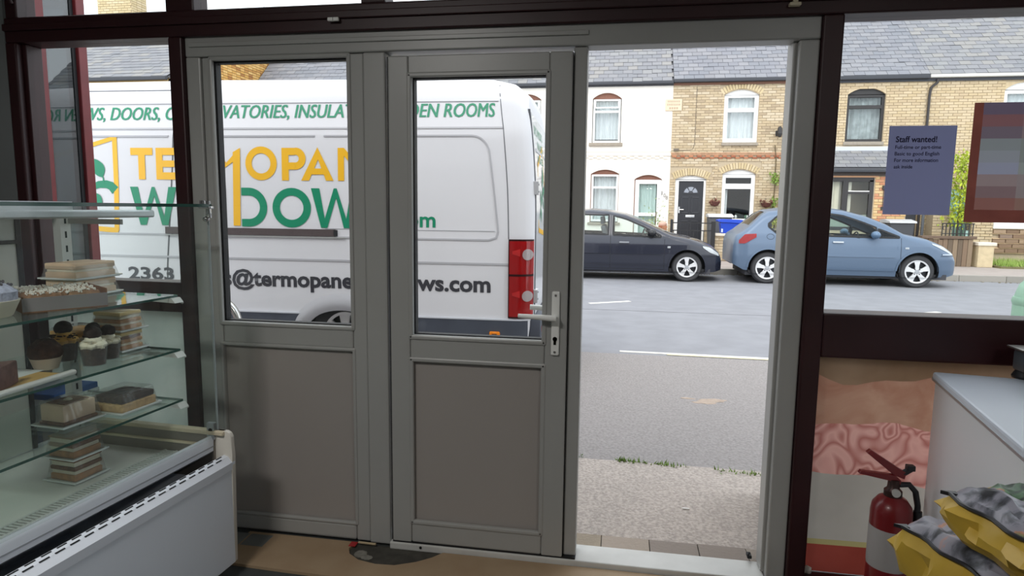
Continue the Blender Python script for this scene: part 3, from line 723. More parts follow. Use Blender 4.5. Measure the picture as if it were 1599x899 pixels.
for z, wd in ((4.515, .36), (4.425, .38), (4.325, .26)):
    n = 8 if wd > .3 else 4
    b = MB()
    for k in range(n):
        xx = 1.39-wd/2+wd*k/n; b.box(xx+.008, xx+wd/n-.012, YW-.0325, YW-.029, z, z+.055)
    o = b.build('worn_carved_row', PT, pq); o['kind'] = 'stuff'
b = MB(); b.tube([(4.30, YW-.01, 3.62), (4.30, YW-.16, 3.66)], .012, 6); b.lathe([(.02, 3.80), (.06, 3.76), (.075, 3.60), (.05, 3.52), (.01, 3.50)], (4.30, YW-.17, 0), 8); b.box(4.22, 4.38, YW-.03, YW-.006, 3.55, 3.70); b.build('wall_lantern', BLACKP, h)
def basket(x, z, label, sc_=1.0):
    t = thing('wall_planter', label, 'planter', (x, YW-.02, z))
    b = MB(); b.lathe([(.01, z-.12), (.10*sc_, z-.09), (.15*sc_, z), (.155*sc_, z+.02)], (x, YW-.17, 0), 12); b.build('basket', mat('dark_red_basket', (96, 58, 52), .9, var=.2, scale=30), t)
    b = MB(); rs = random.Random(int(x*100))
    for k in range(26): b.ball((x+rs.uniform(-.15, .15)*sc_, YW-.17+rs.uniform(-.1, .1), z+rs.uniform(-.02, .09)), rs.uniform(.015, .035), seg=5, rings=4, jit=.3)
    b.build('dry_plants', mat('dry_plants', (120, 84, 70), .95, var=.25, scale=12), t)
    b = MB(); b.tube([(x, YW-.01, z+.14), (x, YW-.17, z+.12)], .008, 5); b.build('bracket', BLACKP, t)
basket(2.64, 1.68, 'dark red wall planter of dry plants between the black front door and the window')
basket(4.05, 1.66, 'dark red wall planter at the right of the ground floor brick house window')
t = thing('climbing_plant', 'green climbing plant on the brick wall behind the blue car', 'plant', (4.27, YW-.1, .3))
b = MB(); b.tube([(4.27, YW-.06, .2), (4.25, YW-.05, 1.2), (4.28, YW-.05, 2.0), (4.27, YW-.05, 2.9), (4.22, YW-.05, 3.3)], .012, 6); b.build('stem', mat('plant_stem', (96, 84, 60), .9), t)
def leaves(b, n, cfn, size, rs):
    for k in range(n):
        c = Vector(cfn()); s_ = size*rs.uniform(.6, 1.3); e = Euler((rs.uniform(0, 6), rs.uniform(0, 6), rs.uniform(0, 6))).to_matrix()
        v = [b.bm.verts.new(c+e@Vector(p)) for p in ((-s_, 0, 0), (0, -s_*.5, s_*.15), (s_, 0, 0), (0, s_*.5, s_*.15))]
        b.bm.faces.new(v)
rs = random.Random(4); b = MB()
leaves(b, 150, lambda: (4.27+rs.gauss(0, .07), YW-.1+rs.uniform(-.07, .05), rs.choice((2.35, 2.45, 2.3, 1.75, 1.65, 1.5))+rs.gauss(0, .07)), .045, rs)
o = b.build('foliage', mat('climber_leaves', (150, 178, 84), .7, col2=(112, 142, 60), scale=9), t); o['kind'] = 'stuff'
t = thing('yellow_shrub', 'low yellow flowering shrub in front of the brick wall behind the blue car roof', 'shrub', (4.2, 16.4, .2))
b = MB(); rs = random.Random(9); leaves(b, 240, lambda: (4.2+rs.gauss(0, .22), 16.4+rs.gauss(0, .15), 1.25+rs.gauss(0, .12)), .05, rs); o = b.build('foliage', mat('yellow_leaves', (206, 196, 92), .7, col2=(150, 164, 70), scale=8), t); o['kind'] = 'stuff'
b = MB(); b.tube([(4.2, 16.4, .15), (4.18, 16.4, .7), (4.22, 16.4, 1.2)], .02, 6); b.build('stem', mat('plant_stem', (96, 84, 60)), t)
# ---- tan brick house with the slate lean-to
h = thing('terraced_house', 'tan brick terraced house with a black arched window and a slate lean-to below it', 'house', (6.4, YW, .1))
HX0, HX1 = 4.76, 8.06
holes = [(6.06, 7.03, 3.37, 4.83), (7.68, 8.2, .25, 2.2)]
b = MB(); wall_cells(HX0, HX1, 0, ZE, holes, YW, YW+.24, b); b.build('front_wall', MORTAR, h)
shell(h, HX0, HX1, ZE, 23, MORTAR)
its = brick_items(HX0, HX1, .3, 4.98, YW-.006, holes+[(4.76, 7.6, 0, 3.26)], seed=6)
pieces('brick', BRICK2, h, its, 300, key=lambda q: math.hypot(q[0][0]-6.9, (q[0][2]-4.2)), stuff='more_bricks')
arch_panel('black_arch', BLACKP, h, 6.06, 7.03, 4.66, .17, YW+.05, YW+.16); spandrel(BRICK2, h, 6.06, 7.03, 4.66, .17, YW-.012, YW+.2)
fwindow(h, 6.06, 7.03, 3.39, 4.665, BLACKP, [(4.33, .09)], y=YW+.05, fw=.07, curtain=mat('grey_net_curtain', (176, 182, 182), .9, var=.2, scale=6), tb=.08)
part('sill', STONE, h, (6.02, 7.06, YW-.05, YW+.1, 3.29, 3.385), bev=.01)
part('gutter', GUTTER, h, (HX0, HX1, YW-.14, YW-.02, 5.03, 5.14), bev=.02)
part('soffit_board', GUTTER, h, (HX0, HX1, YW-.05, YW+.05, 4.97, 5.05))
slope_roof(h, HX0, HX1, YW-.08, 5.14, 20, 8.03, SLATE, target=(6.4, 6.1), seed=5)
part('lead_flashing', mat('pale_lead', (206, 210, 216), .6), h, (4.8, 7.5, YW-.06, YW, 3.13, 3.25), bev=.01)
LY = 16.28
b = MB(); b.prism([(LY-.08, 2.62), (YW, 3.14), (YW, 3.08), (LY-.08, 2.56)], 'x', 4.8, 7.5); b.build('lean_to_roof', mat('roof_felt', (96, 96, 100)), h)
its = []; ang = math.atan2(.52, .8)
for r in range(5):
    x = 4.8-(.14 if r % 2 else 0)
    while x < 7.5:
        a, c = max(x, 4.8), min(x+.28, 7.5)
        if c-a > .05: its.append((((a+c)/2, LY-.08+(r*.19+.1)*math.cos(ang)-.01, 2.63+(r*.19+.1)*math.sin(ang)+.012), (c-a-.008, .21, .012), ang-.05))
        x += .28
pieces('lean_to_slate', SLATE2, h, its)
part('lean_to_gutter', GUTTER, h, (4.8, 7.5, LY-.18, LY-.07, 2.50, 2.585), bev=.02)
part('lean_to_fascia', mat('dark_fascia', (74, 66, 62), .7), h, (4.8, 7.5, LY-.06, LY+.02, 2.42, 2.52))
part('timber_head', mat('salmon_trim', (206, 160, 124), .8), h, (4.8, 6.75, LY-.02, LY+.05, 2.375, 2.42))
f = part('window', BLACKP, h, (4.85, 6.64, LY, LY+.07, 2.26, 2.38), (6.55, 6.66, LY, LY+.07, 1.0, 2.3), (4.82, 4.92, LY, LY+.07, 1.0, 2.3), (5.88, 6.02, LY-.01, LY+.07, 1.35, 2.3), (6.02, 6.55, LY-.01, LY+.07, 1.93, 2.0), (4.9, 6.6, LY, LY+.07, .95, 1.05))
part('pane', G_HOUSE, f, (4.9, 6.56, LY+.03, LY+.038, 1.0, 2.28))
part('white_rail', WPAINT, f, (6.02, 6.55, LY-.012, LY, 1.995, 2.02))
MB().grid([[(4.9+1.0*i/26, LY+.15+.03*math.sin(i*1.5), z) for i in range(27)] for z in (1.35, 2.27)]).build('curtain', mat('cream_curtain', (230, 222, 200), .9, var=.06, scale=6, stretch=(8, 1, .3)), f, True)
part('curtain', mat('cream_curtain', (230, 222, 200)), f, (6.02, 6.14, LY+.12, LY+.14, 1.3, 2.25))
part('lower_screen', mat('pale_green_screen', (168, 176, 158), .7, var=.06, scale=8), f, (4.9, 6.10, LY+.07, LY+.09, .95, 1.40), (6.14, 6.56, LY+.07, LY+.09, .95, 1.38))
part('lean_to_wall', MORTAR, h, (6.66, 7.5, LY, LY+.2, .2, 2.45), (4.8, 6.66, LY, LY+.2, .2, .96), (7.3, 7.5, LY+.2, YW, .2, 2.6), (4.8, 5.0, LY+.2, YW, .2, 2.6))
pieces('pier_brick', piece_mat('mixed_brick', [(212, 178, 128), (206, 150, 116), (220, 190, 144), (200, 140, 108)], .95, .3), h, brick_items(6.68, 7.5, .3, 2.42, LY-.006, [], seed=8), 300)
b = MB(); b.box(6.86, 6.94, LY-.06, LY-.016, 2.05, 2.16); b.tube([(6.9, LY-.03, 2.05), (6.9, LY-.03, 1.6)], .008, 5); b.box(6.86, 6.97, LY-.05, LY-.016, 1.52, 1.60); b.build('wall_meter', BLACKP, h)
GD = mat('charcoal_door', (62, 64, 70), .6)
dr = part('side_gate_door', GD, h, (7.68, 8.2, YW+.04, YW+.1, .25, 2.2))
part('door_glazing', mat('pale_door_panes', (205, 210, 212), .4), dr, (7.72, 7.84, YW+.03, YW+.04, 1.42, 1.6), (7.88, 8.0, YW+.03, YW+.04, 1.42, 1.6), (8.03, 8.13, YW+.03, YW+.04, 1.42, 1.6))
part('door_post', mat('grey_post', (118, 124, 132), .6), h, (8.19, 8.25, YW-.06, YW+.02, .2, 2.3))
DP = mat('black_downpipe', (52, 48, 48), .5)
b = MB(); b.tube([(8.26, YW-.08, 5.02), (8.26, YW-.08, 4.93), (8.12, YW-.06, 4.80), (8.10, YW-.06, 4.6), (8.10, YW-.06, .3)], .035, 8); b.build('downpipe', DP, h, True)
# ---- tan brick house at the right with white arched window
h = thing('terraced_house', 'tan brick terraced house at the far right with a rock-faced bay and teal porch', 'house', (10.4, YW, .1))
HX0, HX1 = 8.06, 13.0
holes = [(9.95, 10.95, 3.4, 4.92), (8.75, 9.45, .25, 2.1)]
b = MB(); wall_cells(HX0, HX1, 0, ZE, holes, YW, YW+.24, b); b.build('front_wall', MORTAR, h)
shell(h, HX0, HX1, ZE, 23, MORTAR)
pieces('brick', BRICK2, h, brick_items(HX0, HX1, .3, 4.98, YW-.006, holes, seed=9), 300, key=lambda q: math.hypot(q[0][0]-9.0, (q[0][2]-4.2)), stuff='more_bricks')
arch_panel('white_arch', WPAINT, h, 9.95, 10.95, 4.72, .2, YW+.05, YW+.16); spandrel(BRICK2, h, 9.95, 10.95, 4.72, .2, YW-.012, YW+.2)
fwindow(h, 9.95, 10.95, 3.42, 4.725, WPAINT, [(4.3, .1)], y=YW+.05, fw=.1, curtain=NET)
part('gutter', mat('pale_gutter', (206, 204, 198), .5), h, (HX0, HX1, YW-.14, YW-.02, 5.05, 5.14), bev=.02)
part('soffit_board', GUTTER, h, (HX0, HX1, YW-.05, YW+.05, 4.97, 5.06))
slope_roof(h, HX0, HX1, YW-.08, 5.14, 20, 8.03, SLATE2, target=(9.2, 6.3), seed=7)
TEAL = mat('pale_teal_paint', (178, 212, 204), .6)
dr = part('porch_door', TEAL, h, (8.75, 9.45, YW+.02, YW+.1, .25, 2.1))
part('pane', G_HOUSE, dr, (8.85, 9.35, YW+.01, YW+.02, 1.1, 1.95))
part('porch_screen', TEAL, h, (9.22, 9.30, 16.3, YW, .25, 2.2), (8.98, 9.24, 16.3, 16.36, .25, 1.0), (9.1, 9.3, 16.3, 16.36, 1.0, 2.2))
BY = 16.25
part('bay_wall', MORTAR, h, (9.4, 12.4, BY+.02, BY+.2, .2, 1.02), (9.4, 9.6, BY+.2, YW, .2, 2.6), (12.2, 12.4, BY+.2, YW, .2, 2.6), (9.4, 9.95, BY+.02, BY+.2, 1.02, 2.6))
pieces('bay_brick', BRICK2, h, brick_items(9.1, 9.62, .55, 1.25, BY, [], seed=12, d=.04))
part('bay_pier', MORTAR, h, (9.1, 9.62, BY+.02, BY+.3, .2, 1.25))
rs = random.Random(6); its = []
for r in range(5):
    x = 9.62+(.16 if r % 2 else 0)
    while x < 12.2: its.append(((x+.15, BY-.01, .49+.125*r), (.29, .07+rs.uniform(0, .03), .09), rs.uniform(-.1, .1))); x += .31
pieces('rock_faced_block', piece_mat('brown_rock', [(150, 126, 104), (136, 112, 92), (164, 140, 116), (144, 124, 110)], .95, .9, 14), h, its)
for r in range(6): part('stone_bed', mat('buff_bed_joint', (206, 178, 142), .95), h, (9.62, 12.3, BY-.03, BY+.03, .42+.125*r, .445+.125*r))
part('bay_sill', WPAINT, h, (9.6, 12.4, BY-.07, BY+.2, 1.06, 1.22), bev=.015)
fwindow(h, 9.95, 12.2, 1.22, 2.5, WPAINT, [(2.0, .08)], y=BY+.05, fw=.1, curtain=NET)
part('bay_roof', mat('bay_lead', (150, 150, 152), .7), h, (9.35, 12.45, BY-.05, YW, 2.6, 2.7))
# ---- houses at the left behind the van
h = thing('terraced_house', 'slate roofed terraced house rising just over the middle of the white van roof', 'house', (-7.8, YW, .1))
HX0, HX1 = -11.7, -4.0
holes = [(-6.2, -5.3, 3.4, 4.8), (-9.0, -8.1, 3.4, 4.8), (-6.2, -5.3, 1.1, 2.6), (-9.0, -8.1, 1.1, 2.6)]
b = MB(); wall_cells(HX0, HX1, 0, ZE, holes, YW, YW+.24, b); b.build('front_wall', BRICK, h)
shell(h, HX0, HX1, ZE, 23, MORTAR)
for q in holes: fwindow(h, *q, WPAINT, [(q[2]+.75, .08)], curtain=NET)
part('gutter', GUTTER, h, (HX0, HX1, YW-.13, YW-.02, 5.02, 5.11), bev=.02)
slope_roof(h, HX0, HX1, YW-.08, 5.10, 20, 8.0, SLATE, target=(-9.6, 5.9), seed=12)
ch = MB(); ch.box(-6.15, -5.15, 19.7, 20.3, 7.8, 8.72); ch.box(-6.22, -5.08, 19.63, 20.37, 8.62, 8.72); ch.build('chimney', BRICK2, h)
b = MB()
for x in (-5.95, -5.65, -5.35): b.lathe([(.12, 8.72), (.1, 9.0), (.12, 9.02), (.1, 9.02)], (x, 20, 0), 10)
b.build('chimney_pot', mat('pale_clay_pot', (206, 196, 178), .8), h)
h = thing('terraced_house', 'slate roofed house at the left with an orange brick gable and a brick chimney', 'house', (-16, 13, .1))
HX0, HX1, GY = -21.5, -11.75, 13.1
holes = [(-14.2, -13.3, 3.2, 4.4), (-17.2, -16.3, 3.2, 4.4), (-14.2, -13.3, 1.0, 2.4), (-17.2, -16.3, 1.0, 2.4)]
b = MB(); wall_cells(HX0, HX1, 0, 4.7, holes, GY, GY+.24, b); b.build('front_wall', ORANGE_BRICK, h)
for q in holes: fwindow(h, *q, WPAINT, [(q[2]+.65, .08)], y=GY+.07, curtain=NET)
shell(h, HX0, HX1-.02, 4.7, 21.9, MORTAR, y0=GY+.24)
RP = .675
b = MB(); b.prism([(GY, 0), (GY, 4.72), (17.5, 4.72+4.4*RP), (21.9, 4.72), (21.9, 0)], 'x', HX1-.05, HX1+.0); b.build('gable_wall', MORTAR, h)
its = []; rs = random.Random(3); k = 0; z = 4.2
while z < 7.6:
    ym = GY+max(0, (z-4.6)/RP); y = ym-(.11 if k % 2 else 0); ye = 21.9-max(0, (z-4.6)/RP)
    while y < min(ye, 19.5):
        if y > GY-.05: its.append(((HX1+.006, y+.11, z+.037), (.02, .214, .064), 0))
        y += .225
    z += .075; k += 1
pieces('brick', ORANGE_BRICK, h, its, 300, key=lambda q: math.hypot(q[0][1]-15.2, (q[0][2]-5.7)*1.2), stuff='more_bricks')
slope_roof(h, HX0, HX1+.0, GY-.1, 4.74, 17.5, 4.72+4.4*RP, SLATE2, target=(-13.2, 5.4), seed=14, wd=.3, pitch_len=.21)
part('gutter', GUTTER, h, (HX0, HX1, GY-.2, GY-.08, 4.64, 4.74), bev=.02)
ch = MB(); ch.box(-17.35, -16.1, 17.2, 17.9, 7.5, 8.95); c_ = ch.build('chimney', MORTAR, h)
its = []
z = 7.6; k = 0
while z < 8.95:
    x = -17.36-(.11 if k % 2 else 0)
    while x < -16.1:
        a, c = max(x, -17.36), min(x+.225, -16.09)
        if c-a > .04: its.append((((a+c)/2, 17.19, z+.037), (c-a-.012, .025, .063), 0))
        x += .225
    y = 17.2
    while y < 17.85: its.append(((-16.095, y+.11, z+.037), (.025, .212, .063), 0)); y += .225
    z += .075; k += 1
pieces('chimney_brick', YHEAD, h, its)
part('chimney_cap', REDB, h, (-17.45, -16.0, 17.1, 18.0, 8.78, 8.95))
t = thing('tv_aerial', 'thin television aerial standing on the roof above the side panel', 'aerial', (-12.2, 18.6, 7.0))
b = MB(); b.tube([(-12.2, 18.6, 7.05), (-12.2, 18.6, 9.3)], .02, 6); b.build('mast', ALU, t)
b = MB(); b.tube([(-12.6, 18.6, 9.2), (-11.8, 18.6, 9.2)], .012, 5)
for k in range(6): b.tube([(-12.55+.14*k, 18.4, 9.2), (-12.55+.14*k, 18.8, 9.2)], .008, 5)
b.build('aerial_rods', ALU, t)

# ================================================================== FRONT GARDENS
t = thing('garden_wall', 'low tan brick garden wall with a flat coping between the two cars', 'garden wall', (3.4, 15.25, .12))
part('wall_core', MORTAR, t, (2.47, 4.7, 15.2, 15.4, .1, .78))
pieces('brick', BRICK, t, brick_items(2.46, 4.7, .13, .78, 15.195, [], seed=21))
part('coping', mat('pale_coping', (226, 216, 200), .9, var=.05, scale=10), t, (2.43, 4.72, 15.14, 15.44, .78, .85), bev=.01)
t = thing('garden_gate', 'thin black iron gate in front of the black front door', 'gate', (1.9, 15.15, .12))
IRON = mat('black_iron', (40, 40, 42), .6)
part('gate_post', IRON, t, (2.36, 2.46, 15.1, 15.2, .1, 1.16)); part('gate_post', IRON, t, (1.30, 1.37, 15.1, 15.17, .1, 1.20))
for z in (1.10, .90, .3):
    part('gate_rail', IRON, t, (1.37, 2.36, 15.13, 15.155, z, z+.025))
for k in range(4): part('gate_bar', IRON, t, (2.16-.26*k, 2.18-.26*k, 15.135, 15.15, .3, .9 if k else .92))
t = thing('garden_wall', 'short pinkish brick pier at the end of the cream house front', 'garden wall', (1.15, 15.25, .12))
part('pier', MORTAR, t, (1.0, 1.22, 15.2, 15.42, .1, 1.02))
pieces('brick', REDB, t, brick_items(.99, 1.23, .13, 1.02, 15.195, [], seed=22))
b = MB(); b.ball((1.11, 15.31, 1.06), .12, .12, .09); b.build('pier_cap', mat('pink_stone', (206, 168, 150), .9), t, True)
t = thing('potted_shrub', 'leafy green shrub in front of the cream house door above the black car', 'shrub', (.95, 16.2, .12))
b = MB(); b.lathe([(.14, .12), (.2, .5), (.21, .52), (.0, .5)], (.95, 16.2, 0), 12); b.build('pot', mat('clay_pot', (160, 104, 80), .9), t)
rs = random.Random(41); b = MB(); leaves(b, 260, lambda: (.95+rs.gauss(0, .15), 16.2+rs.gauss(0, .12), .95+rs.gauss(0, .30)), .04, rs)
o = b.build('foliage', mat('olive_leaves', (166, 180, 128), .7, col2=(128, 148, 96), scale=9), t); o['kind'] = 'stuff'
b = MB(); b.tube([(.95, 16.2, .5), (.97, 16.2, 1.4)], .015, 6); b.build('stem', mat('plant_stem', (96, 84, 60)), t)
def wheelie_bin(label, x, y, body, lidm, wd=.56, h=.98, dp=.62):
    t = thing('wheelie_bin', label, 'bin', (x, y, .12))
    b = MB(); z0, z1 = .17, .12+h
    v = [b.bm.verts.new(p) for p in ((x-wd*.42, y-dp*.40, z0), (x+wd*.42, y-dp*.40, z0), (x+wd*.42, y+dp*.40, z0), (x-wd*.42, y+dp*.40, z0), (x-wd/2, y-dp/2, z1), (x+wd/2, y-dp/2, z1), (x+wd/2, y+dp/2, z1), (x-wd/2, y+dp/2, z1))]
    for q in ((0, 3, 2, 1), (4, 5, 6, 7), (0, 1, 5, 4), (1, 2, 6, 5), (2, 3, 7, 6), (3, 0, 4, 7)): b.bm.faces.new([v[i] for i in q])
    bmesh.ops.bevel(b.bm, geom=b.bm.edges[:], offset=.02, segments=2, affect='EDGES', profile=.5)
    b.build('bin_body', body, t)
    b = MB(); b.prism([(y-dp/2-.05, z1), (y-dp/2-.03, z1+.05), (y, z1+.10), (y+dp/2+.02, z1+.08), (y+dp/2+.02, z1)], 'x', x-wd/2-.035, x+wd/2+.035, bev=.012); b.build('lid', lidm, t)
    b = MB(); b.tube([(x-wd/2+.05, y+dp/2+.07, z1+.03), (x+wd/2-.05, y+dp/2+.07, z1+.03)], .018, 8); b.build('handle', body, t)
    for s_ in (-1, 1):
        b = MB(); b.lathe([(.0, -.03), (.09, -.03), (.1, 0), (.09, .03), (0, .03)], (x+s_*wd*.4, y+dp*.42, .225), 14, 'x'); b.build('bin_wheel', BLACK_RUB, t)
    return t
GREYP = mat('dark_grey_plastic', (92, 94, 98), .5); LIDP = mat('pale_grey_plastic', (205, 205, 205), .5)
wheelie_bin('dark grey wheelie bin with a pale grey lid behind the low brick wall', 2.72, 16.35, GREYP, LIDP, .60, 1.14)
BLUEP = mat('blue_plastic', (38, 78, 200), .45)
t = thing('recycling_box', 'blue plastic recycling box with lid standing on the low wall between the cars', 'recycling box', (2.92, 15.29, .85))
b = MB(); z0, z1 = .85, 1.13
v = [b.bm.verts.new(p) for p in ((2.62, 15.19, z0), (3.20, 15.19, z0), (3.20, 15.42, z0), (2.62, 15.42, z0), (2.58, 15.14, z1), (3.25, 15.14, z1), (3.25, 15.47, z1), (2.58, 15.47, z1))]
for q in ((0, 3, 2, 1), (4, 5, 6, 7), (0, 1, 5, 4), (1, 2, 6, 5), (2, 3, 7, 6), (3, 0, 4, 7)): b.bm.faces.new([v[i] for i in q])
bmesh.ops.bevel(b.bm, geom=b.bm.edges[:], offset=.02, segments=2, affect='EDGES', profile=.5); b.build('box_body', BLUEP, t)
b = MB(); b.prism([(2.50, 1.20), (2.60, 1.225), (3.10, 1.215), (3.30, 1.165), (3.31, 1.115), (3.24, 1.13), (2.6, 1.14), (2.52, 1.16)], 'y', 15.11, 15.50, bev=.01); b.build('lid', BLUEP, t)
part('side_label', mat('pale_blue_label', (205, 215, 235), .6), t, (2.615, 2.66, 15.168, 15.186, .88, 1.08))
wheelie_bin('dark wheelie bin with a pale grey lid in front of the tan house', 7.13, 15.78, mat('charcoal_plastic', (70, 72, 76), .5), mat('light_lid', (190, 192, 194), .5), .58, 1.06)
t = thing('gate_pier', 'square tan brick gate pier beside the charcoal side door', 'pier', (8.5, 16.5, .12))
part('pier_core', MORTAR, t, (8.28, 8.74, 16.5, 16.9, .1, 1.5))
pieces('brick', BRICK2, t, brick_items(8.26, 8.76, .12, 1.5, 16.49, [], seed=31))
t = thing('retaining_wall', 'weathered brown vertical block wall along the garden at the right', 'garden wall', (8.4, 15.3, .12))
rs = random.Random(2); BLK = piece_mat('brown_block', [(132, 112, 94), (120, 102, 86), (142, 124, 104), (112, 98, 84)], .95, .6, 20)
pieces('wall_block', BLK, t, [((7.6+.115*k, 15.33, .12+.34+rs.uniform(-.01, .01)), (.105, .2, .68), 0) for k in range(10)])
part('coping', mat('dark_coping', (110, 92, 78), .95, var=.1, scale=10), t, (7.5, 8.76, 15.2, 15.46, .81, .88), bev=.01)
t = thing('iron_railing', 'short black iron railing standing on the brown garden wall', 'railing', (8.4, 15.35, .88))
part('railing_rail', IRON, t, (8.0, 8.74, 15.335, 15.36, 1.18, 1.205)); part('railing_rail', IRON, t, (8.0, 8.74, 15.335, 15.36, .93, .95))
for k in range(9): part('railing_bar', IRON, t, (8.0+.088*k, 8.02+.088*k, 15.34, 15.356, .88, 1.19))
for k in range(4):
    b = MB(); b.tube([(8.06+.178*k+.035*math.cos(a), 15.35, 1.08+.05*math.sin(a)) for a in [i*PI/4 for i in range(7)]], .008, 5); b.build('railing_scroll', IRON, t)
t = thing('gate_pier', 'pale stone pier with a flat top at the end of the brown garden wall', 'pier', (8.95, 15.3, .12))
part('pier_block', mat('buff_rendered_pier', (206, 188, 154), .95, var=.08, scale=8), t, (8.79, 9.14, 15.15, 15.5, .12, .66), bev=.01)
part('pier_cap', mat('pale_coping', (226, 216, 200)), t, (8.76, 9.18, 15.12, 15.53, .66, .74), bev=.01)
struct(part('garden_soil', mat('garden_soil', (118, 112, 78), .95, var=.2, scale=6), None, (9.2, 13, 14.9, 16.2, .05, .17)))
b = MB(); rs = random.Random(23)
for k in range(2600):
    X, Y = rs.uniform(9.2, 12.6), rs.uniform(14.9, 16.15); hh = rs.uniform(.06, .2); a = rs.uniform(0, 6.3); q = .012
    dx, dy = math.cos(a)*q, math.sin(a)*q
    v = [b.bm.verts.new(p) for p in ((X-dx, Y-dy, .16), (X+dx, Y+dy, .16), (X+rs.gauss(0, .04), Y+rs.gauss(0, .04), .17+hh))]; b.bm.faces.new(v)
o = b.build('lawn_grass', mat('lawn_green', (160, 182, 96), .8, col2=(132, 160, 72), scale=3), None); o['kind'] = 'stuff'; tag(o, 'strip of green grass in front of the rock-faced bay at the right', 'grass')
t = thing('tall_shrub', 'tall yellow-green shrub growing beside the teal porch', 'shrub', (8.72, 16.1, .12))
rs = random.Random(77); b = MB(); leaves(b, 900, lambda: (8.72+rs.gauss(0, .17), 16.1+rs.gauss(0, .14), rs.uniform(1.15, 3.0)+rs.gauss(0, .05)), .055, rs)
o = b.build('foliage', mat('lime_leaves', (196, 206, 60), .7, col2=(136, 160, 44), scale=5), t); o['kind'] = 'stuff'
b = MB(); b.tube([(8.72, 16.1, .12), (8.7, 16.1, 1.5), (8.74, 16.1, 2.8)], .03, 6, radii=[.035, .025, .01]); b.build('trunk', mat('plant_stem', (96, 84, 60)), t)
# green cast-iron lamp post near the shop
t = thing('lamp_post', 'pale green cast iron lamp post at the right edge of the street window', 'lamp post', (2.95, 2.6, 0))
b = MB(); b.lathe([(.17, .004), (.17, .12), (.135, .16), (.13, .84), (.115, .90), (.10, .95), (.06, 1.0), (.055, 1.5), (.05, 4.2), (.04, 5.5)], (2.96, 2.6, 0), 20); b.build('column', mat('pale_green_iron', (146, 182, 160), .5, var=.05, scale=6), t, True)
b = MB(); b.lathe([(.145, .16), (.15, .19), (.145, .22)], (2.96, 2.6, 0), 20); b.lathe([(.13, .80), (.14, .83), (.13, .86)], (2.96, 2.6, 0), 20); b.build('collar', mat('pale_green_iron', (146, 182, 160)), t, True)
b = MB(); b.tube([(2.96, 2.6, 5.4), (2.96, 2.8, 5.7), (2.96, 3.3, 5.8)], .03, 8); b.box(2.86, 3.06, 3.2, 3.7, 5.74, 5.86, bev=.03); b.build('lantern', mat('pale_green_iron', (146, 182, 160)), t, True)
t = thing('cycle_stand', 'silver hoop cycle stand in front of the van rear wheel', 'cycle stand', (-2.95, 1.5, 0))
b = MB(); hp = [(-3.30, 1.5, .004), (-3.30, 1.5, .62)]+[(-3.13-.17*math.cos(a), 1.5, .63+.17*math.sin(a)) for a in [i*PI/16 for i in range(1, 8)]]+[(-2.78+.17*math.sin(a), 1.5, .63+.17*math.cos(a)) for a in [i*PI/16 for i in range(0, 8)]]+[(-2.61, 1.5, .62), (-2.61, 1.5, .004)]
b.tube(hp, .026, 12); b.build('hoop', mat('stainless_tube', (196, 194, 190), .25, .9), t, True)
for x in (-3.30, -2.61):
    b = MB(); b.lathe([(.06, .004), (.06, .012), (.03, .014)], (x, 1.5, 0), 14); b.build('foot_plate', STEEL, t)

# ================================================================== VEHICLES
class Body:
    """side-symmetric vehicle skin in its own frame: x along (front +), y from the near side, z up"""
    def __init__(s, width, top, bottom, inset, plan, fil):
        s.W, s.top, s.bot, s.ins, s.plan, s.fil = width, top, bottom, inset, plan, fil
    @staticmethod
    def lerp(tab, x):
        if x <= tab[0][0]: return tab[0][1]
        for (a, p), (b_, q) in zip(tab, tab[1:]):
            if x <= b_: return p+(q-p)*(x-a)/(b_-a)
        return tab[-1][1]
    def t(s, x): return s.top(x)
    def S(s, x, z, off=0.0):
        r = s.fil(x); tp = s.t(x); y = s.plan(x)+s.lerp(s.ins, z)
        if z > tp-r: y += r-math.sqrt(max(0, r*r-(min(z, tp)-(tp-r))**2))
        return y-off
    def roofy(s, x, u, off=0.0):
        """point across the top: u in -1..1"""
        tp = s.t(x); e = s.S(x, tp); cr = s.crown(x)
        return (s.W/2+u*(s.W/2-e), tp+cr*(1-u*u)+off)
    crown = staticmethod(lambda x: .02)
    def skin(s, xs, nz=16, drop=None, roofdrop=None, nu=8, warp=None):
        b = MB(); bm = b.bm; cols = []
        for x in xs:
            zb, tp = s.bot(x), s.t(x); col = []
            zs = [zb+(tp-zb)*(1-(1-k/nz)**1.35) for k in range(nz+1)]
            for z in zs: col.append((x, s.S(x, z), z))
            for k in range(1, nu):
                y, z = s.roofy(x, -1+2*k/nu); col.append((x, y, z))
            for z in reversed(zs): col.append((x, s.W-s.S(x, z), z))
            cols.append([bm.verts.new(warp(p) if warp else p) for p in col])
        n = len(cols[0])
        for i in range(len(cols)-1):
            xm = (xs[i]+xs[i+1])/2
            for j in range(n-1):
                q = (cols[i][j], cols[i+1][j], cols[i+1][j+1], cols[i][j+1])
                zm = sum(v.co.z for v in q)/4
                side = j < nz or j >= nz+nu
                if side and drop and drop(xm, zm): continue
                if not side and roofdrop and roofdrop(xm, -1+2*(j-nz+.5)/nu): continue
                bm.faces.new(q)
        for c in (cols[0], cols[-1]):
            for j in range(n//2):
                a, d = c[j], c[n-1-j]; a2, d2 = c[j+1], c[n-2-j]
                vs = [a, a2, d2, d] if a2 is not d2 else [a, a2, d]
                try: bm.faces.new(vs)
                except ValueError: pass
        return b
def vmove(parent_mat):
    return lambda p: parent_mat @ Vector(p)
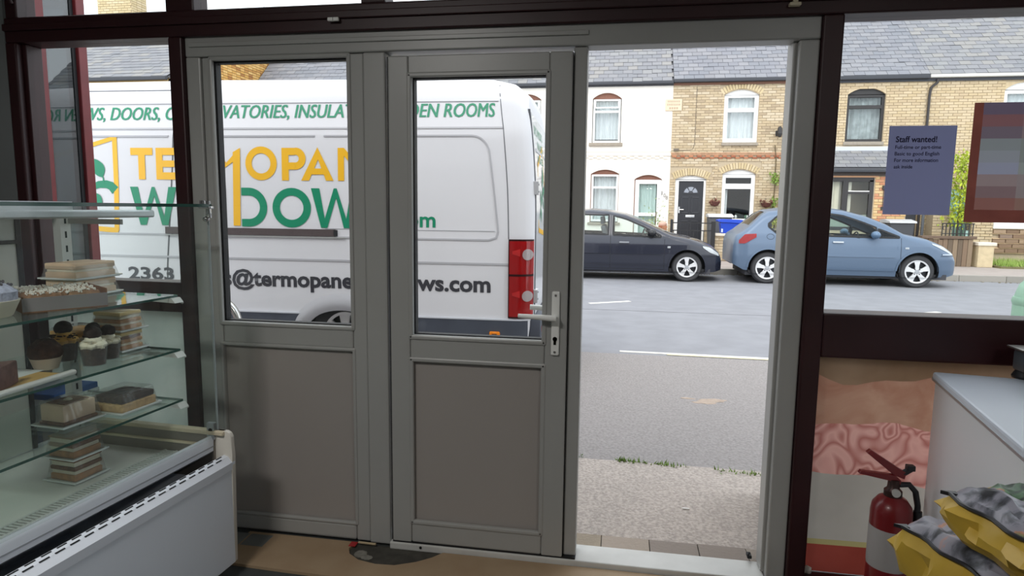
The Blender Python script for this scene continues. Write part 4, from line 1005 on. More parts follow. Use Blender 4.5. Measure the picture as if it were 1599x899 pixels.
def ribbon(body, path, wd, off, thick, far=False, warp=None):
    """raised strip that follows the side skin along path [(x,z)]"""
    b = MB(); rows = []; P = []
    for (xa, za), (xb, zb) in zip(path, path[1:]):
        k = max(1, int(math.hypot(xb-xa, zb-za)/.07))
        P += [Vector((xa+(xb-xa)*i/k, za+(zb-za)*i/k)) for i in range(k)]
    P.append(Vector(path[-1]))
    for i, p in enumerate(P):
        d = P[min(i+1, len(P)-1)]-P[max(i-1, 0)]
        if d.length < 1e-9: d = Vector((1, 0))
        nn = Vector((-d.y, d.x)).normalized()*wd/2; row = []
        for q, o in ((p-nn, off-thick), (p-nn, off), (p+nn, off), (p+nn, off-thick)):
            y = body.S(q.x, q.y, o); y = body.W-y if far else y
            pt = (q.x, y, q.y); row.append(warp(pt) if warp else pt)
        rows.append(row+[row[0]])
    b.grid(rows)
    return b
def patch(body, xs, lo, hi, nz, off, thick=.004, far=False, warp=None):
    b = MB(); rows = []
    for x in xs:
        row = []
        for k in range(nz+1):
            z = lo(x)+(hi(x)-lo(x))*k/nz; y = body.S(x, z, off); y = body.W-y if far else y
            row.append(warp((x, y, z)) if warp else (x, y, z))
        rows.append(row)
    b.grid(rows)
    if thick: 
        d = bmesh.ops.solidify(b.bm, geom=b.bm.faces[:], thickness=thick)
    return b
def lsp(a, b_, n): return [a+(b_-a)*i/n for i in range(n+1)]
def wheel(t, x, z, r, wd, spokes, y0, rim_r, far_w=None, name='wheel', face=1):
    """face=1: outer face towards -y"""
    b = MB(); s = face
    b.lathe([(rim_r*.95, s*0+y0+s*.02), (rim_r, y0+s*.005), (r*.90, y0), (r*.985, y0+s*.03), (r, y0+s*.06), (r, y0+s*(wd-.06)), (r*.985, y0+s*(wd-.03)), (r*.9, y0+s*wd), (rim_r*.95, y0+s*wd)], (x, 0, z), 36, 'y', caps=False)
    o = b.build(name, mat('tyre_rubber', (58, 58, 60), .85), t, True)
    b = MB(); b.lathe([(rim_r, y0+s*.002), (rim_r*1.0, y0+s*.012), (rim_r*.9, y0+s*.02), (rim_r*.88, y0+s*.09), (0, y0+s*.095)], (x, 0, z), 36, 'y', caps=False); b.build('rim', mat('dark_wheel_barrel', (70, 72, 76), .5, .6), o, True)
    b = MB(); b.lathe([(rim_r*.87, y0+s*.02), (rim_r*.88, y0+s*.004), (rim_r, y0+s*.0), (rim_r*1.01, y0+s*.012)], (x, 0, z), 36, 'y', caps=False); b.build('rim_edge', mat('alloy_silver', (222, 222, 222), .35, .35), o, True)
    for k in range(spokes):
        a = 2*PI*k/spokes+PI/2+.05; c, q = math.cos(a), math.sin(a)
        b = MB(); o2 = []
        for rr, ww in ((rim_r*.14, rim_r*.15), (rim_r*.5, rim_r*.15), (rim_r*.93, rim_r*.26)): o2.append((rr, ww))
        pts = [(x+c*rr-q*ww, z+q*rr+c*ww) for rr, ww in o2]+[(x+c*rr+q*ww, z+q*rr-c*ww) for rr, ww in reversed(o2)]
        ya, yb = y0+s*.006, y0+s*.035
        b.prism(pts, 'y', min(ya, yb), max(ya, yb)); b.build('spoke', mat('alloy_silver', (222, 222, 222)), o)
    b = MB(); b.lathe([(0, y0-s*.002), (rim_r*.18, y0), (rim_r*.2, y0+s*.03)], (x, 0, z), 16, 'y'); b.build('hub_cap', mat('hub_grey', (170, 172, 176), .4, .4), o, True)
    for k in range(4):
        a = PI/4+k*PI/2
        b = MB(); b.lathe([(0, y0+s*.001), (rim_r*.05, y0+s*.002), (rim_r*.05, y0+s*.03)], (x+.28*rim_r*math.cos(a), 0, z+.28*rim_r*math.sin(a)), 8, 'y'); b.build('wheel_nut', BLACK_RUB, o)
    return o

def make_car(t, SPEC):
    g = SPEC; W = g['W']
    bd = Body(W, lambda x: Body.lerp(g['top'], x), None, g['inset'], None, lambda x: Body.lerp(g['fil'], x))
    L0, L1 = g['x0'], g['x1']
    def plan(x):
        y = 0.0
        for e, r, d in ((L1, g['rf'], -1), (L0, g['rr'], 1)):
            u = (e-x)*-d if d == 1 else (e-x)
            u = abs(x-e)
            if u < r: y = max(y, (g['nose'] if d == -1 else g['noser'])*(1-math.sqrt(max(0, 1-(1-u/r)**2))))
        return y
    bd.plan = plan
    def bot(x):
        z = Body.lerp(g['bot'], x)
        for wx in g['wheels']:
            u = abs(x-wx)
            if u < g['arch']: z = max(z, g['wz']+math.sqrt(g['arch']**2-u*u)*g.get('archk', 1))
        return z
    bd.bot = bot
    bd.crown = lambda x: g.get('crown', .03)
    xs = set(lsp(L0, L1, 110))
    for wx in g['wheels']:
        xs |= {wx-g['arch'], wx+g['arch'], wx-g['arch']*.999, wx+g['arch']*.999, wx-g['arch']*.97, wx+g['arch']*.97, wx-g['arch']*.9, wx+g['arch']*.9}
    for e, r, d in ((L0, g['rr'], 1), (L1, g['rf'], -1)):
        for k in range(1, 10): xs.add(e+d*r*(1-math.cos(k*PI/20)))
    xs = sorted(x for x in xs if L0 <= x <= L1)
    wins = g['windows']
    def inwin(x, z):
        for xsw, lo, hi in wins:
            if xsw[0]-.005 < x < xsw[1]+.005 and Body.lerp(lo, x)-.006 < z < Body.lerp(hi, x)+.006: return True
        return False
    ws, rw = g['ws'], g['rw']
    def rdrop(x, u): return (ws[0] < x < ws[1] or rw[0] < x < rw[1]) and abs(u) < .86
    paint = g['paint']
    bd.skin(xs, 26, inwin, rdrop, 10).build('body', paint, t, True, angle=50)
    for far in (False, True):
        for xsw, lo, hi in wins:
            patch(bd, lsp(xsw[0], xsw[1], 14), lambda x: Body.lerp(lo, x), lambda x: Body.lerp(hi, x), 5, .001, 0, far).build('side_window', G_CAR, t, True)
            pth = [(x, Body.lerp(lo, x)) for x in lsp(xsw[0], xsw[1], 14)]
            pth2 = [(x, Body.lerp(hi, x)) for x in lsp(xsw[1], xsw[0], 14)]
            ring = pth+[(xsw[1], z) for z in lsp(Body.lerp(lo, xsw[1]), Body.lerp(hi, xsw[1]), 4)[1:]]+pth2[1:]+[(xsw[0], z) for z in lsp(Body.lerp(hi, xsw[0]), Body.lerp(lo, xsw[0]), 4)[1:]]
            ribbon(bd, ring, .034, .005, .02, far).build('window_seal', g['trim'], t)
        for path in g['seams']: ribbon(bd, path, .009, .0022, .004, far).build('panel_gap', g['gap'], t)
        for path, wd, m in g['strips']: ribbon(bd, path, wd, .016, .02, far).build('side_moulding', m, t)
        for wx in g['wheels']:
            ring = [(wx+g['arch']*1.02*math.cos(a), max(g['wz']+g['arch']*1.02*math.sin(a)*g.get('archk', 1), Body.lerp(g['bot'], wx))) for a in lsp(.02, PI-.02, 24)]
            ribbon(bd, ring, .035, .010, .03, far).build('arch_lip', paint, t, True)
        for hx, hz in g['handles']:
            b = MB(); y = bd.S(hx, hz)
            y0_, y1_ = (y-.035, y-.004) if not far else (W-y+.004, W-y+.035)
            b.box(hx-.10, hx+.10, y0_, y1_, hz-.016, hz+.016, bev=.008); b.build('door_handle', g['handle_mat'], t, True)
        mx, mz = g['mirror']; y = bd.S(mx, mz); sgn = -1 if not far else 1; yb = y if not far else W-y
        b = MB(); b.ball((mx-.02, yb+sgn*.12, mz), .085, .11, .075, 14, 10); b.tube([(mx+.03, yb-sgn*.02, mz-.03), (mx, yb+sgn*.06, mz-.04)], .03, 8); b.build('door_mirror', g['mirror_mat'], t, True)
        for name, xa, xb, lo, hi, m, off in g['lamps']:
            patch(bd, lsp(xa, xb, 16), lambda x: Body.lerp(lo, x), lambda x: Body.lerp(hi, x), 6, off, .01, far).build(name, m, t, True)
    def glass(x0, x1, name):
        b = MB(); rows = []
        for x in lsp(x0, x1, 10):
            rows.append([(x,)+bd.roofy(x, u, .004) for u in lsp(-.9, .9, 8)])
        b.grid(rows); b.build(name, G_CAR, t, True)
    glass(ws[0], ws[1], 'windscreen'); glass(rw[0], rw[1], 'rear_window')
    # dark underbody, cabin floor, wheel wells
    cab = mat('car_interior', (70, 70, 74), .9)
    b = MB(); b.box(L0+.25, L1-.25, .12, W-.12, .16, .26); b.box(g['cab'][0], g['cab'][1], .13, W-.13, .26, .5)
    b.box(g['cab'][1]-.12, g['cab'][1]-.02, .15, W-.15, .5, .88); b.build('cabin_floor', cab, t)
    for wx in g['wheels']:
        for ya, yb in ((.02, .26), (W-.02, W-.26)):
            b = MB(); b.lathe([(g['arch']*.98, ya), (g['arch']*.98, yb), (0, yb+.01)], (wx, 0, g['wz']), 28, 'y', caps=False)
            for v in b.bm.verts:
                if v.co.z < .2: v.co.z = .2
            b.build('wheel_well', BLACK_RUB, t, True)
        wheel(t, wx, g['wz'], g['wr'], .19, g['spokes'], .035, g['rim']); wheel(t, wx, g['wz'], g['wr'], .19, g['spokes'], W-.035, g['rim'], face=-1)
    for sx, ys in ((g['seat'], (.42, W-.42)), (g['seat']-.95, (.42, W-.42))):
        for yy in ys:
            b = MB(); b.box(sx-.05, sx+.45, yy-.24, yy+.24, .45, .60, bev=.04); b.prism([(sx, .55), (sx-.22, 1.12), (sx-.32, 1.10), (sx-.14, .52)], 'y', yy-.23, yy+.23, bev=.03)
            b.prism([(sx-.235, 1.14), (sx-.26, 1.30), (sx-.33, 1.29), (sx-.32, 1.13)], 'y', yy-.12, yy+.12, bev=.02); b.build('seat', mat('grey_seat_cloth', (92, 94, 98), .9), t, True)
    b = MB(); rim_ = [(g['cab'][1]-.30+.05*math.sin(a), W-.42+.18*math.cos(a), .86+.17*math.sin(a)) for a in lsp(0, 2*PI, 20)]; b.tube(rim_, .014, 8); b.build('steering_wheel', BLACK_RUB, t, True)
    return bd
WL = mat('white_lens', (232, 236, 238), .1, coat=1.0); RL = mat('red_lens', (190, 24, 28), .15, coat=1.0); OR_ = mat('orange_lens', (230, 130, 30), .2)
GAP = mat('panel_gap', (28, 30, 36), .7)
# ---- black hatchback
BLK_P = mat('black_car_paint', (34, 37, 50), .25, .1, coat=.6)
t = thing('car', 'black five-door hatchback parked nose to nose behind the pale blue car', 'car', (-1.85, 10.85, 0))
INV[t] = Matrix.Translation((-1.85, 10.85, 0)).inverted()
def at_car(t, off):   # parts are written in the car's own frame
    INV[t] = Matrix.Identity(4)
at_car(t, None)
SPEC = dict(W=1.66, x0=0.0, x1=3.92, rf=.75, rr=.42, nose=.42, noser=.282, paint=BLK_P, trim=BLACK_RUB, gap=GAP, crown=.035,
  top=[(0, .62), (.02, .80), (.06, .95), (.20, 1.10), (.42, 1.33), (.62, 1.40), (1.2, 1.435), (1.6, 1.41), (1.95, 1.345), (2.25, 1.235), (2.55, 1.09), (2.85, .955), (2.95, .925), (3.25, .875), (3.5, .80), (3.72, .70), (3.84, .60), (3.90, .50), (3.92, .42)],
  fil=[(0, .10), (.4, .10), (1.4, .10), (2.6, .08), (3.0, .10), (3.6, .16), (3.92, .10)],
  inset=[(.2, .04), (.35, .012), (.55, .0), (.75, .012), (.92, .05), (1.0, .085), (1.42, .255)],
  bot=[(0, .34), (.2, .24), (1, .20), (3.3, .20), (3.75, .20), (3.92, .24)],
  wheels=(.71, 3.20), wz=.30, wr=.30, arch=.365, rim=.205, spokes=5,
  windows=[((.62, 1.60), [(.62, 1.10), (.75, .955), (1.6, .935)], [(.62, 1.18), (.75, 1.30), (1.1, 1.335), (1.6, 1.325)]), ((1.70, 2.66), [(1.70, .93), (2.66, .895)], [(1.70, 1.315), (1.95, 1.255), (2.3, 1.11), (2.66, .93)])],
  ws=(2.10, 2.82), rw=(.10, .40),
  seams=[[(1.65, z) for z in lsp(.24, 1.33, 16)], [(2.74, z) for z in lsp(.24, .86, 10)], [(x, .24+.0*x) for x in lsp(1.1, 2.74, 20)], [(x, .52) for x in lsp(3.5, 3.85, 8)]],
  strips=[([(x, .575) for x in lsp(1.68, 2.68, 12)], .05, BLK_P), ([(x, .575) for x in lsp(1.0, 1.62, 10)], .05, BLK_P), ([(x, .34) for x in lsp(1.1, 2.8, 14)], .02, BLK_P)],
  handles=[(1.93, .78), (.98, .80)], handle_mat=mat('grey_chrome_handle', (150, 152, 156), .3, .6), mirror=(2.50, .985), mirror_mat=mat('mirror_black', (30, 31, 34), .3),
  lamps=[('headlamp', 3.50, 3.84, [(3.50, .70), (3.65, .60), (3.84, .53)], [(3.50, .735), (3.65, .70), (3.84, .58)], WL, .012), ('side_repeater', 2.80, 2.86, [(2.8, .68), (2.86, .68)], [(2.8, .72), (2.86, .72)], WL, .008), ('tail_lamp', .03, .26, [(.03, .72), (.26, .80)], [(.03, .90), (.26, 1.0)], RL, .008)],
  cab=(.45, 2.62), seat=1.75)
make_car(t, SPEC)
# ---- pale blue hatchback
BLU_P = mat('pale_blue_car_paint', (94, 112, 134), .32, .2, coat=.15)
t = thing('car', 'pale metallic blue five-door hatchback parked in front of the tan brick houses', 'car', (2.27, 10.98, 0)); at_car(t, None)
SPEC = dict(W=1.70, x0=0.0, x1=4.24, rf=.8, rr=.3, nose=.42, noser=.2, paint=BLU_P, trim=BLACK_RUB, gap=mat('blue_gap', (52, 62, 76), .7), crown=.035,
  top=[(0, .82), (.02, .90), (.06, .97), (.20, 1.06), (.34, 1.18), (.55, 1.38), (.68, 1.45), (1.1, 1.51), (1.7, 1.515), (2.1, 1.475), (2.5, 1.375), (2.85, 1.23), (3.15, 1.05), (3.25, 1.015), (3.6, .945), (3.9, .83), (4.1, .70), (4.2, .58), (4.24, .46)],
  fil=[(0, .10), (.5, .12), (1.6, .11), (2.9, .09), (3.3, .12), (3.9, .18), (4.24, .12)],
  inset=[(.2, .05), (.35, .015), (.55, .0), (.80, .012), (.98, .05), (1.06, .085), (1.5, .27)],
  bot=[(0, .38), (.2, .27), (1, .21), (3.4, .21), (4.0, .21), (4.24, .26)],
  wheels=(.66, 3.43), wz=.315, wr=.318, arch=.385, rim=.225, spokes=5,
  windows=[((.66, 1.62), [(.66, 1.14), (.8, 1.02), (1.62, .985)], [(.66, 1.20), (.85, 1.37), (1.2, 1.425), (1.62, 1.425)]), ((1.74, 2.66), [(1.74, .98), (2.66, .965)], [(1.74, 1.42), (2.05, 1.38), (2.4, 1.26), (2.66, 1.155)]), ((2.70, 3.06), [(2.70, .965), (3.06, .965)], [(2.70, 1.13), (3.06, .985)])],
  ws=(2.30, 3.12), rw=(.30, .60),
  seams=[[(1.68, z) for z in lsp(.26, 1.42, 16)], [(3.10, z) for z in lsp(.5, .96, 8)], [(3.10-.0*k, .5-.03*k) for k in range(8)], [(.69+.07*math.cos(a), .945+.055*math.sin(a)) for a in lsp(0, 2*PI, 16)], [(x, .62-.0*x) for x in lsp(3.83, 4.12, 8)]],
  strips=[([(x, .60) for x in lsp(1.73, 3.0, 14)], .04, BLU_P), ([(x, .60) for x in lsp(1.06, 1.63, 10)], .04, BLU_P), ([(x, .33) for x in lsp(1.1, 3.0, 14)], .03, BLU_P), ([(x, .655) for x in lsp(3.86, 4.10, 8)], .018, mat('pale_bumper_strip', (190, 200, 212), .4))],
  handles=[(1.95, .86), (1.0, .88)], handle_mat=mat('pale_handle', (205, 212, 220), .25, .5), mirror=(2.62, 1.015), mirror_mat=mat('mirror_blue', (92, 116, 142), .3, .2),
  lamps=[('headlamp', 3.66, 4.16, [(3.66, .845), (3.9, .73), (4.16, .61)], [(3.66, .87), (3.9, .81), (4.16, .65)], WL, .010), ('side_repeater', 3.17, 3.24, [(3.17, .75), (3.24, .75)], [(3.17, .785), (3.24, .785)], WL, .008), ('tail_lamp', .09, .42, [(.09, .80), (.2, .80), (.42, .93)], [(.09, .86), (.2, .985), (.42, 1.0)], RL, .012)],
  cab=(.6, 2.95), seat=1.95)
make_car(t, SPEC)
# ---- white high-roof van
VA = math.radians(2.27)
t = thing('van', 'large white high-roof panel van with green and yellow window firm lettering outside the door', 'van', (-.70, 2.672, 0), VA); INV[t] = Matrix.Identity(4)
VANW = mat('white_van_paint', (214, 213, 216), .5, spec=.3)
def vplan(x):
    y = 0.0
    if x > -.16: u = -x/.16; y = .10*(1-math.sqrt(max(0, 1-(1-u)**2)))
    if x < -5.95: u = (x+6.9)/.95; y = max(y, .30*(1-math.sqrt(max(0, 1-(1-max(0, u))**2))))
    return y
vtop = [(-6.9, .75), (-6.88, .95), (-6.8, 1.10), (-6.35, 1.32), (-6.2, 1.40), (-5.7, 1.95), (-5.4, 2.32), (-5.15, 2.47), (-4.85, 2.55), (-3.0, 2.565), (-1.2, 2.55), (-.35, 2.535), (-.12, 2.49), (0, 2.40)]
van = Body(1.99, lambda x: Body.lerp(vtop, x), None, [(.3, .03), (.5, .01), (1.0, .0), (1.25, .0), (2.05, .02), (2.10, .03), (2.4, .10), (2.57, .16)], vplan, lambda x: .20)
WXR, WXF, WZ = -1.64, -5.97, .34
def vbot(x):
    z = .30
    for wx in (WXR, WXF):
        u = abs(x-wx)
        if u < .36: z = max(z, .30+.27*math.sqrt(1-(u/.36)**2))
    return z
van.bot = vbot; van.crown = lambda x: .03
vw = lambda p: (p[0]-(.10*max(0, (p[2]-1.3)/1.2)**2 if p[0] > -.6 else 0)*max(0, 1+p[0]/.6), p[1], p[2])
xs = sorted(set(lsp(-6.9, 0, 100)) | {wx+.36*math.cos(a) for wx in (WXR, WXF) for a in lsp(0, PI, 20)} | {-.16*(1-math.sin(k*PI/16)) for k in range(1, 9)} | {-6.9+.95*(1-math.cos(k*PI/20)) for k in range(1, 10)})
van.skin(xs, 34, None, None, 8, warp=vw).build('body', VANW, t, True, angle=45)
def vline(path, wd, m, name='panel_gap', off=.0025, th=.005): return ribbon(van, path, wd, off, th, warp=vw).build(name, m, t, True)
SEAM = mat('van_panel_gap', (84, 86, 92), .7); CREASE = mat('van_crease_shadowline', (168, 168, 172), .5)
CREASE_SHADE = mat('van_crease_shade', (176, 175, 179), .4)  # greyer than the body: shade painted along the pressed creases
SEAMD = mat('van_door_gap', (96, 97, 100), .7)
vline([(-.262, 2.46), (-.245, 2.2), (-.235, 2.10)], .007, SEAM); vline([(-.235, 2.10), (-.215, 1.6), (-.205, 1.2)], .007, SEAM)
vline([(-3.125, 2.44), (-3.14, 2.1), (-3.16, 1.8), (-3.21, 1.25), (-3.25, .9), (-3.27, .55)], .012, SEAMD)
vline([(-4.3, 2.44), (-3.125, 2.44)], .008, SEAM); vline([(-4.32, 2.44), (-4.32, .55)], .012, SEAMD)
def crease(path, r=.012, name='body_crease', m=None):
    """a shallow pressed ridge in the side, its shade painted grey"""
    return ribbon(van, path, r*1.2, .006, .02, warp=vw).build(name, m or CREASE_SHADE, t)
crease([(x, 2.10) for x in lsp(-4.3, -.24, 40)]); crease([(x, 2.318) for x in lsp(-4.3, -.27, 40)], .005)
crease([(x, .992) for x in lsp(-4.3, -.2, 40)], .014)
for xa, xb in ((-4.28, -3.19), (-3.12, -1.86), (-1.78, -.34)):
    r = .10; z0, z1 = 1.19, 2.035
    pts = [(xa, z0), (xa, z1)] if xa < -1.9 else [(xa, z0), (xa, z1)]
    if xb > -1:
        xt = xb-.02
        pts = [(xa, z1)]+[(x, z1) for x in lsp(xa+.1, xt-.15, 10)]+[(xt-.15+.15*math.sin(a), z1-.15+.15*math.cos(a)) for a in lsp(0, PI/2, 6)]+[(xt+.075*(z1-.15-z)/.7, z) for z in lsp(z1-.2, z0+.07, 10)]+[(xb+.03, z0+.02), (xb-.03, z0)]+[(x, z0) for x in lsp(xb-.08, xa, 10)]
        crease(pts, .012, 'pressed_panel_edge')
        vline([(x, 1.262) for x in lsp(xa, xb+.02, 10)], .006, CREASE)  # crease shadow painted as a thin grey line, no gap here
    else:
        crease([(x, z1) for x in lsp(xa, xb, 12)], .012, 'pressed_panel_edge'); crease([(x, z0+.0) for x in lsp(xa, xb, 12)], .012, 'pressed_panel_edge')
RAIL = mat('brown_black_rail', (78, 66, 66), .5)
vline([(x, 1.225) for x in lsp(-3.245, -1.685, 20)], .060, RAIL, 'sliding_door_rail', .012, .02)
vline([(-1.685, 1.20), (-1.685, 1.25)], .03, BLACK_RUB, 'rail_end', .014, .02)
vline([(x, 1.186) for x in lsp(-3.245, -1.60, 20)], .008, WHITE_PVC, 'rail_lip', .016, .02)
CLAD = mat('grey_van_cladding', (70, 75, 86), .45, var=.08, scale=6)
for xa, xb in ((-5.5, WXR-.365), (WXR+.365, -.04)):
    vline([(x, .412) for x in lsp(xa, xb, 20)], .225, CLAD, 'lower_cladding', .014, .03)
    vline([(x, .528) for x in lsp(xa, xb, 20)], .012, mat('cladding_edge', (196, 198, 204), .4), 'cladding_lip', .018, .03)
def aband(a0, b0, a1, b1, off, m, name, wx):
    b = MB(); rows = []
    for a in lsp(.0, PI, 28):
        row = []
        for k in range(5):
            f = k/4; xx = wx+(a0+(a1-a0)*f)*math.cos(a); zz = WZ+(b0+(b1-b0)*f)*math.sin(a)
            row.append((xx, van.S(xx, zz, off*math.sin(PI*min(1, (1-f)*.75))), zz))
        rows.append(row)
    b.grid(rows); bmesh.ops.solidify(b.bm, geom=b.bm.faces[:], thickness=.004); return b.build(name, m, t, True)
for wx in (WXR, WXF):
    aband(.345, .225, .475, .365, .05, VANW, 'arch_flare', wx)
    b = MB(); b.lathe([(.35, .03), (.35, .30), (0, .31)], (wx, 0, WZ), 28, 'y')
    for f in [f for f in b.bm.faces if all(abs(v.co.y-.03) < 1e-4 for v in f.verts)]: b.bm.faces.remove(f)
    b.build('wheel_well', BLACK_RUB, t, True)
    wheel(t, wx, WZ, .335, .22, 6, .06, .20); wheel(t, wx, WZ, .335, .22, 6, 1.93, .20, face=-1)
b = MB(); b.box(-6.6, -.15, .15, 1.84, .22, .34); b.build('underbody', BLACK_RUB, t)
# rear lamp that wraps the corner
rx = [-.199, -.16]+[-.16*(1-math.sin(k*PI/14)) for k in range(1, 7)]+[-.0005]
patch(van, rx, lambda x: .552, lambda x: 1.19, 16, .016, .02, warp=vw).build('rear_lamp', RL, t, True)
lampo = [o for o in t.children if o.name.startswith('rear_lamp')][0]
patch(van, rx, lambda x: .895, lambda x: .912, 1, .019, .006, warp=vw).build('lamp_divider', mat('lamp_border', (60, 16, 18), .4), lampo, True)
patch(van, [-.203, -.195], lambda x: .545, lambda x: 1.198, 12, .019, .02, warp=vw).build('lamp_border', mat('lamp_border', (60, 16, 18)), lampo, True)
patch(van, rx, lambda x: 1.186, lambda x: 1.2, 1, .019, .006, warp=vw).build('lamp_border', mat('lamp_border', (60, 16, 18)), lampo, True)
patch(van, rx, lambda x: .543, lambda x: .556, 1, .019, .006, warp=vw).build('lamp_border', mat('lamp_border', (60, 16, 18)), lampo, True)
for z in (1.075, .73):
    cxs = [-.045+.042*math.cos(a) for a in lsp(PI, 0, 10)]
    patch(van, [max(-.105, c) for c in cxs], lambda x: z-.046*math.sqrt(max(0, 1-((x+.045)/.0425)**2)), lambda x: z+.046*math.sqrt(max(0, 1-((x+.045)/.0425)**2)), 6, .024, .01, warp=vw).build('clear_lens', mat('clear_lamp_lens', (206, 196, 196), .15, coat=1), lampo, True)
    cxs = lsp(-.17, -.105, 4); patch(van, cxs, lambda x: z+.01-.05*(x+.19)/.08*.5, lambda x: z+.02+.05*(x+.19)/.08*.5, 3, .020, .006, warp=vw).build('lamp_reflector', mat('bright_red_reflector', (226, 60, 60), .2), lampo, True)
# rear face: bumper, door gap, hinges, plate, lettering
RW = mat('van_rear_bumper', (66, 70, 80), .5)
b = MB(); b.box(-.10, .07, .06, 1.93, .33, .545, bev=.03); b.build('rear_bumper', RW, t, True)
b = MB(); b.box(.066, .074, .10, .28, .42, .47, bev=.002); b.build('bumper_reflector', RL, t)
part('number_plate', mat('yellow_plate', (236, 196, 60), .4), t, (.072, .080, .33, .85, .42, .53), bev=.002)
b = MB(); b.box(-.36, -.27, -.012, .02, .375, .425, bev=.012); b.build('side_marker', OR_, t, True)
b = MB(); b.box(-.335, -.295, -.016, -.010, .392, .408); b.build('marker_slot', mat('marker_slot', (90, 60, 30)), t)
ry = lambda z: -.10*max(0, (z-1.3)/1.2)**2
def rearbox(name, m, y0, y1, z0, z1, d=.012):
    b = MB()
    n = 6
    for k in range(n):
        za, zb = z0+(z1-z0)*k/n, z0+(z1-z0)*(k+1)/n
        b.prism([(ry(za)-.01, za), (ry(zb)-.01, zb), (ry(zb)+d, zb), (ry(za)+d, za)], 'y', y0, y1)
    return b.build(name, m, t)
VDOOR = mat('van_rear_door_white', (214, 213, 216), .3, coat=.4)
for y0, y1 in ((.155, .985), (1.0, 1.84)):
    rearbox('rear_door', VDOOR, y0, y1, .56, 2.24, .010)
    rearbox('door_recess_edge', mat('door_recess_grey', (188, 190, 194), .5), y0+.10, y1-.08, 1.93, 1.955, .014)
rearbox('door_gap', SEAM, .128, .140, .56, 2.26, .008)
for z in (.72, 1.62):
    part('hinge', VDOOR, t, (-.02+ry(z), .03+ry(z), .10, .21, z-.055, z+.055), bev=.008)
    part('hinge_knuckle', mat('hinge_grey', (168, 168, 170), .5), t, (-.01+ry(z), .034+ry(z), .085, .105, z-.055, z+.055), bev=.004)
    for a in (-.03, .03):
        b = MB(); b.lathe([(0, .034), (.008, .034), (.008, .028)], (ry(z), .155, z+a), 8, 'x'); b.build('hinge_bolt', SEAM, t)
GREEN = mat('van_green_vinyl', (18, 132, 96), .4); GOLD = mat('van_yellow_vinyl', (234, 178, 34), .4); CHAR = mat('van_charcoal_vinyl', (56, 56, 62), .4)
def vs(x, z, off=.0035): return vw((x, van.S(x, z, off), z))
def rs_(y, z): return (ry(z)+.013, y, z)
for dx, off in ((0, .0035), (.007, .0041)):      # the capitals are cut in two passes, which gives them their weight
    vsd = lambda x, z, dx=dx, off=off: vs(x+dx, z, off)
    _, kx = lettering('VATORIES, INSULATED GARDEN ROOMS', GREEN, t, vsd, -2.705, -.310, 2.188, 2.300, shear=.14, ref='VA')
    lettering('UPVC WINDOWS, DOORS, CONSER', GREEN, t, vsd, None, -2.735, 2.176, 2.288, shear=.14, sx=kx, anchor='right', ref='VA')
lettering('sales@termopane-windows.com', CHAR, t, vs, -3.03, -.352, .752, .848, bold=.032, ref='x')
lettering('2363', CHAR, t, vs, -3.632, -3.193, .782, .898, bold=.03)
lettering('.com', GREEN, t, vs, -1.19, -.819, 1.284, 1.375, bold=.02, name='lettering')
lettering('UPVC, WINDOWS', GREEN, t, rs_, .24, 1.05, 2.06, 2.15, bold=.012)
lettering('INSULATED', GREEN, t, rs_, .44, 1.0, 1.93+.09, 2.0+.035, bold=.012) if False else None
lettering('INSULATED', GREEN, t, rs_, .46, 1.0, 1.965, 2.03, bold=.012)
lettering('INSULATED,', GREEN, t, rs_, .42, 1.0, 1.84, 1.91, bold=.012)
class Strokes:
    """flat vinyl letters: thick polylines in (x,z) laid on the van side"""
    def __init__(s, fn): s.b = MB(); s.fn0 = fn; s.k = 0
    def fn(s, x, z):
        p = s.fn0(x, z); return (p[0]+(.0005*s.k if s.rear else 0), p[1]-(0 if s.rear else .0005*s.k), p[2])
    rear = False
    def poly(s, pts):
        s.k += 1
        if len(pts) == 4:
            n = 6; rows = []
            for i in range(n+1):
                f = i/n; a = Vector(pts[0]).lerp(Vector(pts[3]), f); c = Vector(pts[1]).lerp(Vector(pts[2]), f); rows.append([s.fn(a.x, a.y), s.fn(c.x, c.y)])
            s.b.grid(rows)
        else: s.b.bm.faces.new([s.b.bm.verts.new(s.fn(*p)) for p in pts])
    def rect(s, x0, x1, z0, z1): s.poly([(x0, z0), (x1, z0), (x1, z1), (x0, z1)])
    def ring(s, cx, cz, ro, ri, a0=0, a1=2*PI, n=32, kz=1.0):
        s.k += 1
        rows = [[s.fn(cx+r*math.cos(a), cz+kz*r*math.sin(a)) for r in (ri, ro)] for a in lsp(a0, a1, n)]; s.b.grid(rows)
    def blade(s, x, z, l, wd, a, n=10):
        """leaf shape"""
        s.k += 1
        L_, R_ = [], []
        for i in range(n+1):
            f = i/n; ww = wd*math.sin(PI*f)**.8*(1-.25*f); p = Vector((x+math.cos(a)*l*f, z+math.sin(a)*l*f)); q = Vector((-math.sin(a), math.cos(a)))*ww/2
            L_.append(p-q); R_.append(p+q)
        s.b.grid([[s.fn(*u), s.fn(*v)] for u, v in zip(L_, R_)])
    def curve(s, pts, w0, w1):
        s.k += 1
        rows = []
        for i, p in enumerate(pts):
            d = Vector(pts[min(i+1, len(pts)-1)])-Vector(pts[max(0, i-1)]); q = Vector((-d.y, d.x)).normalized()*(w0+(w1-w0)*i/(len(pts)-1))/2
            rows.append([s.fn(*(Vector(p)-q)), s.fn(*(Vector(p)+q))])
        s.b.grid(rows)
    def done(s, name, m): return s.b.build(name, m, t)
SW = .062
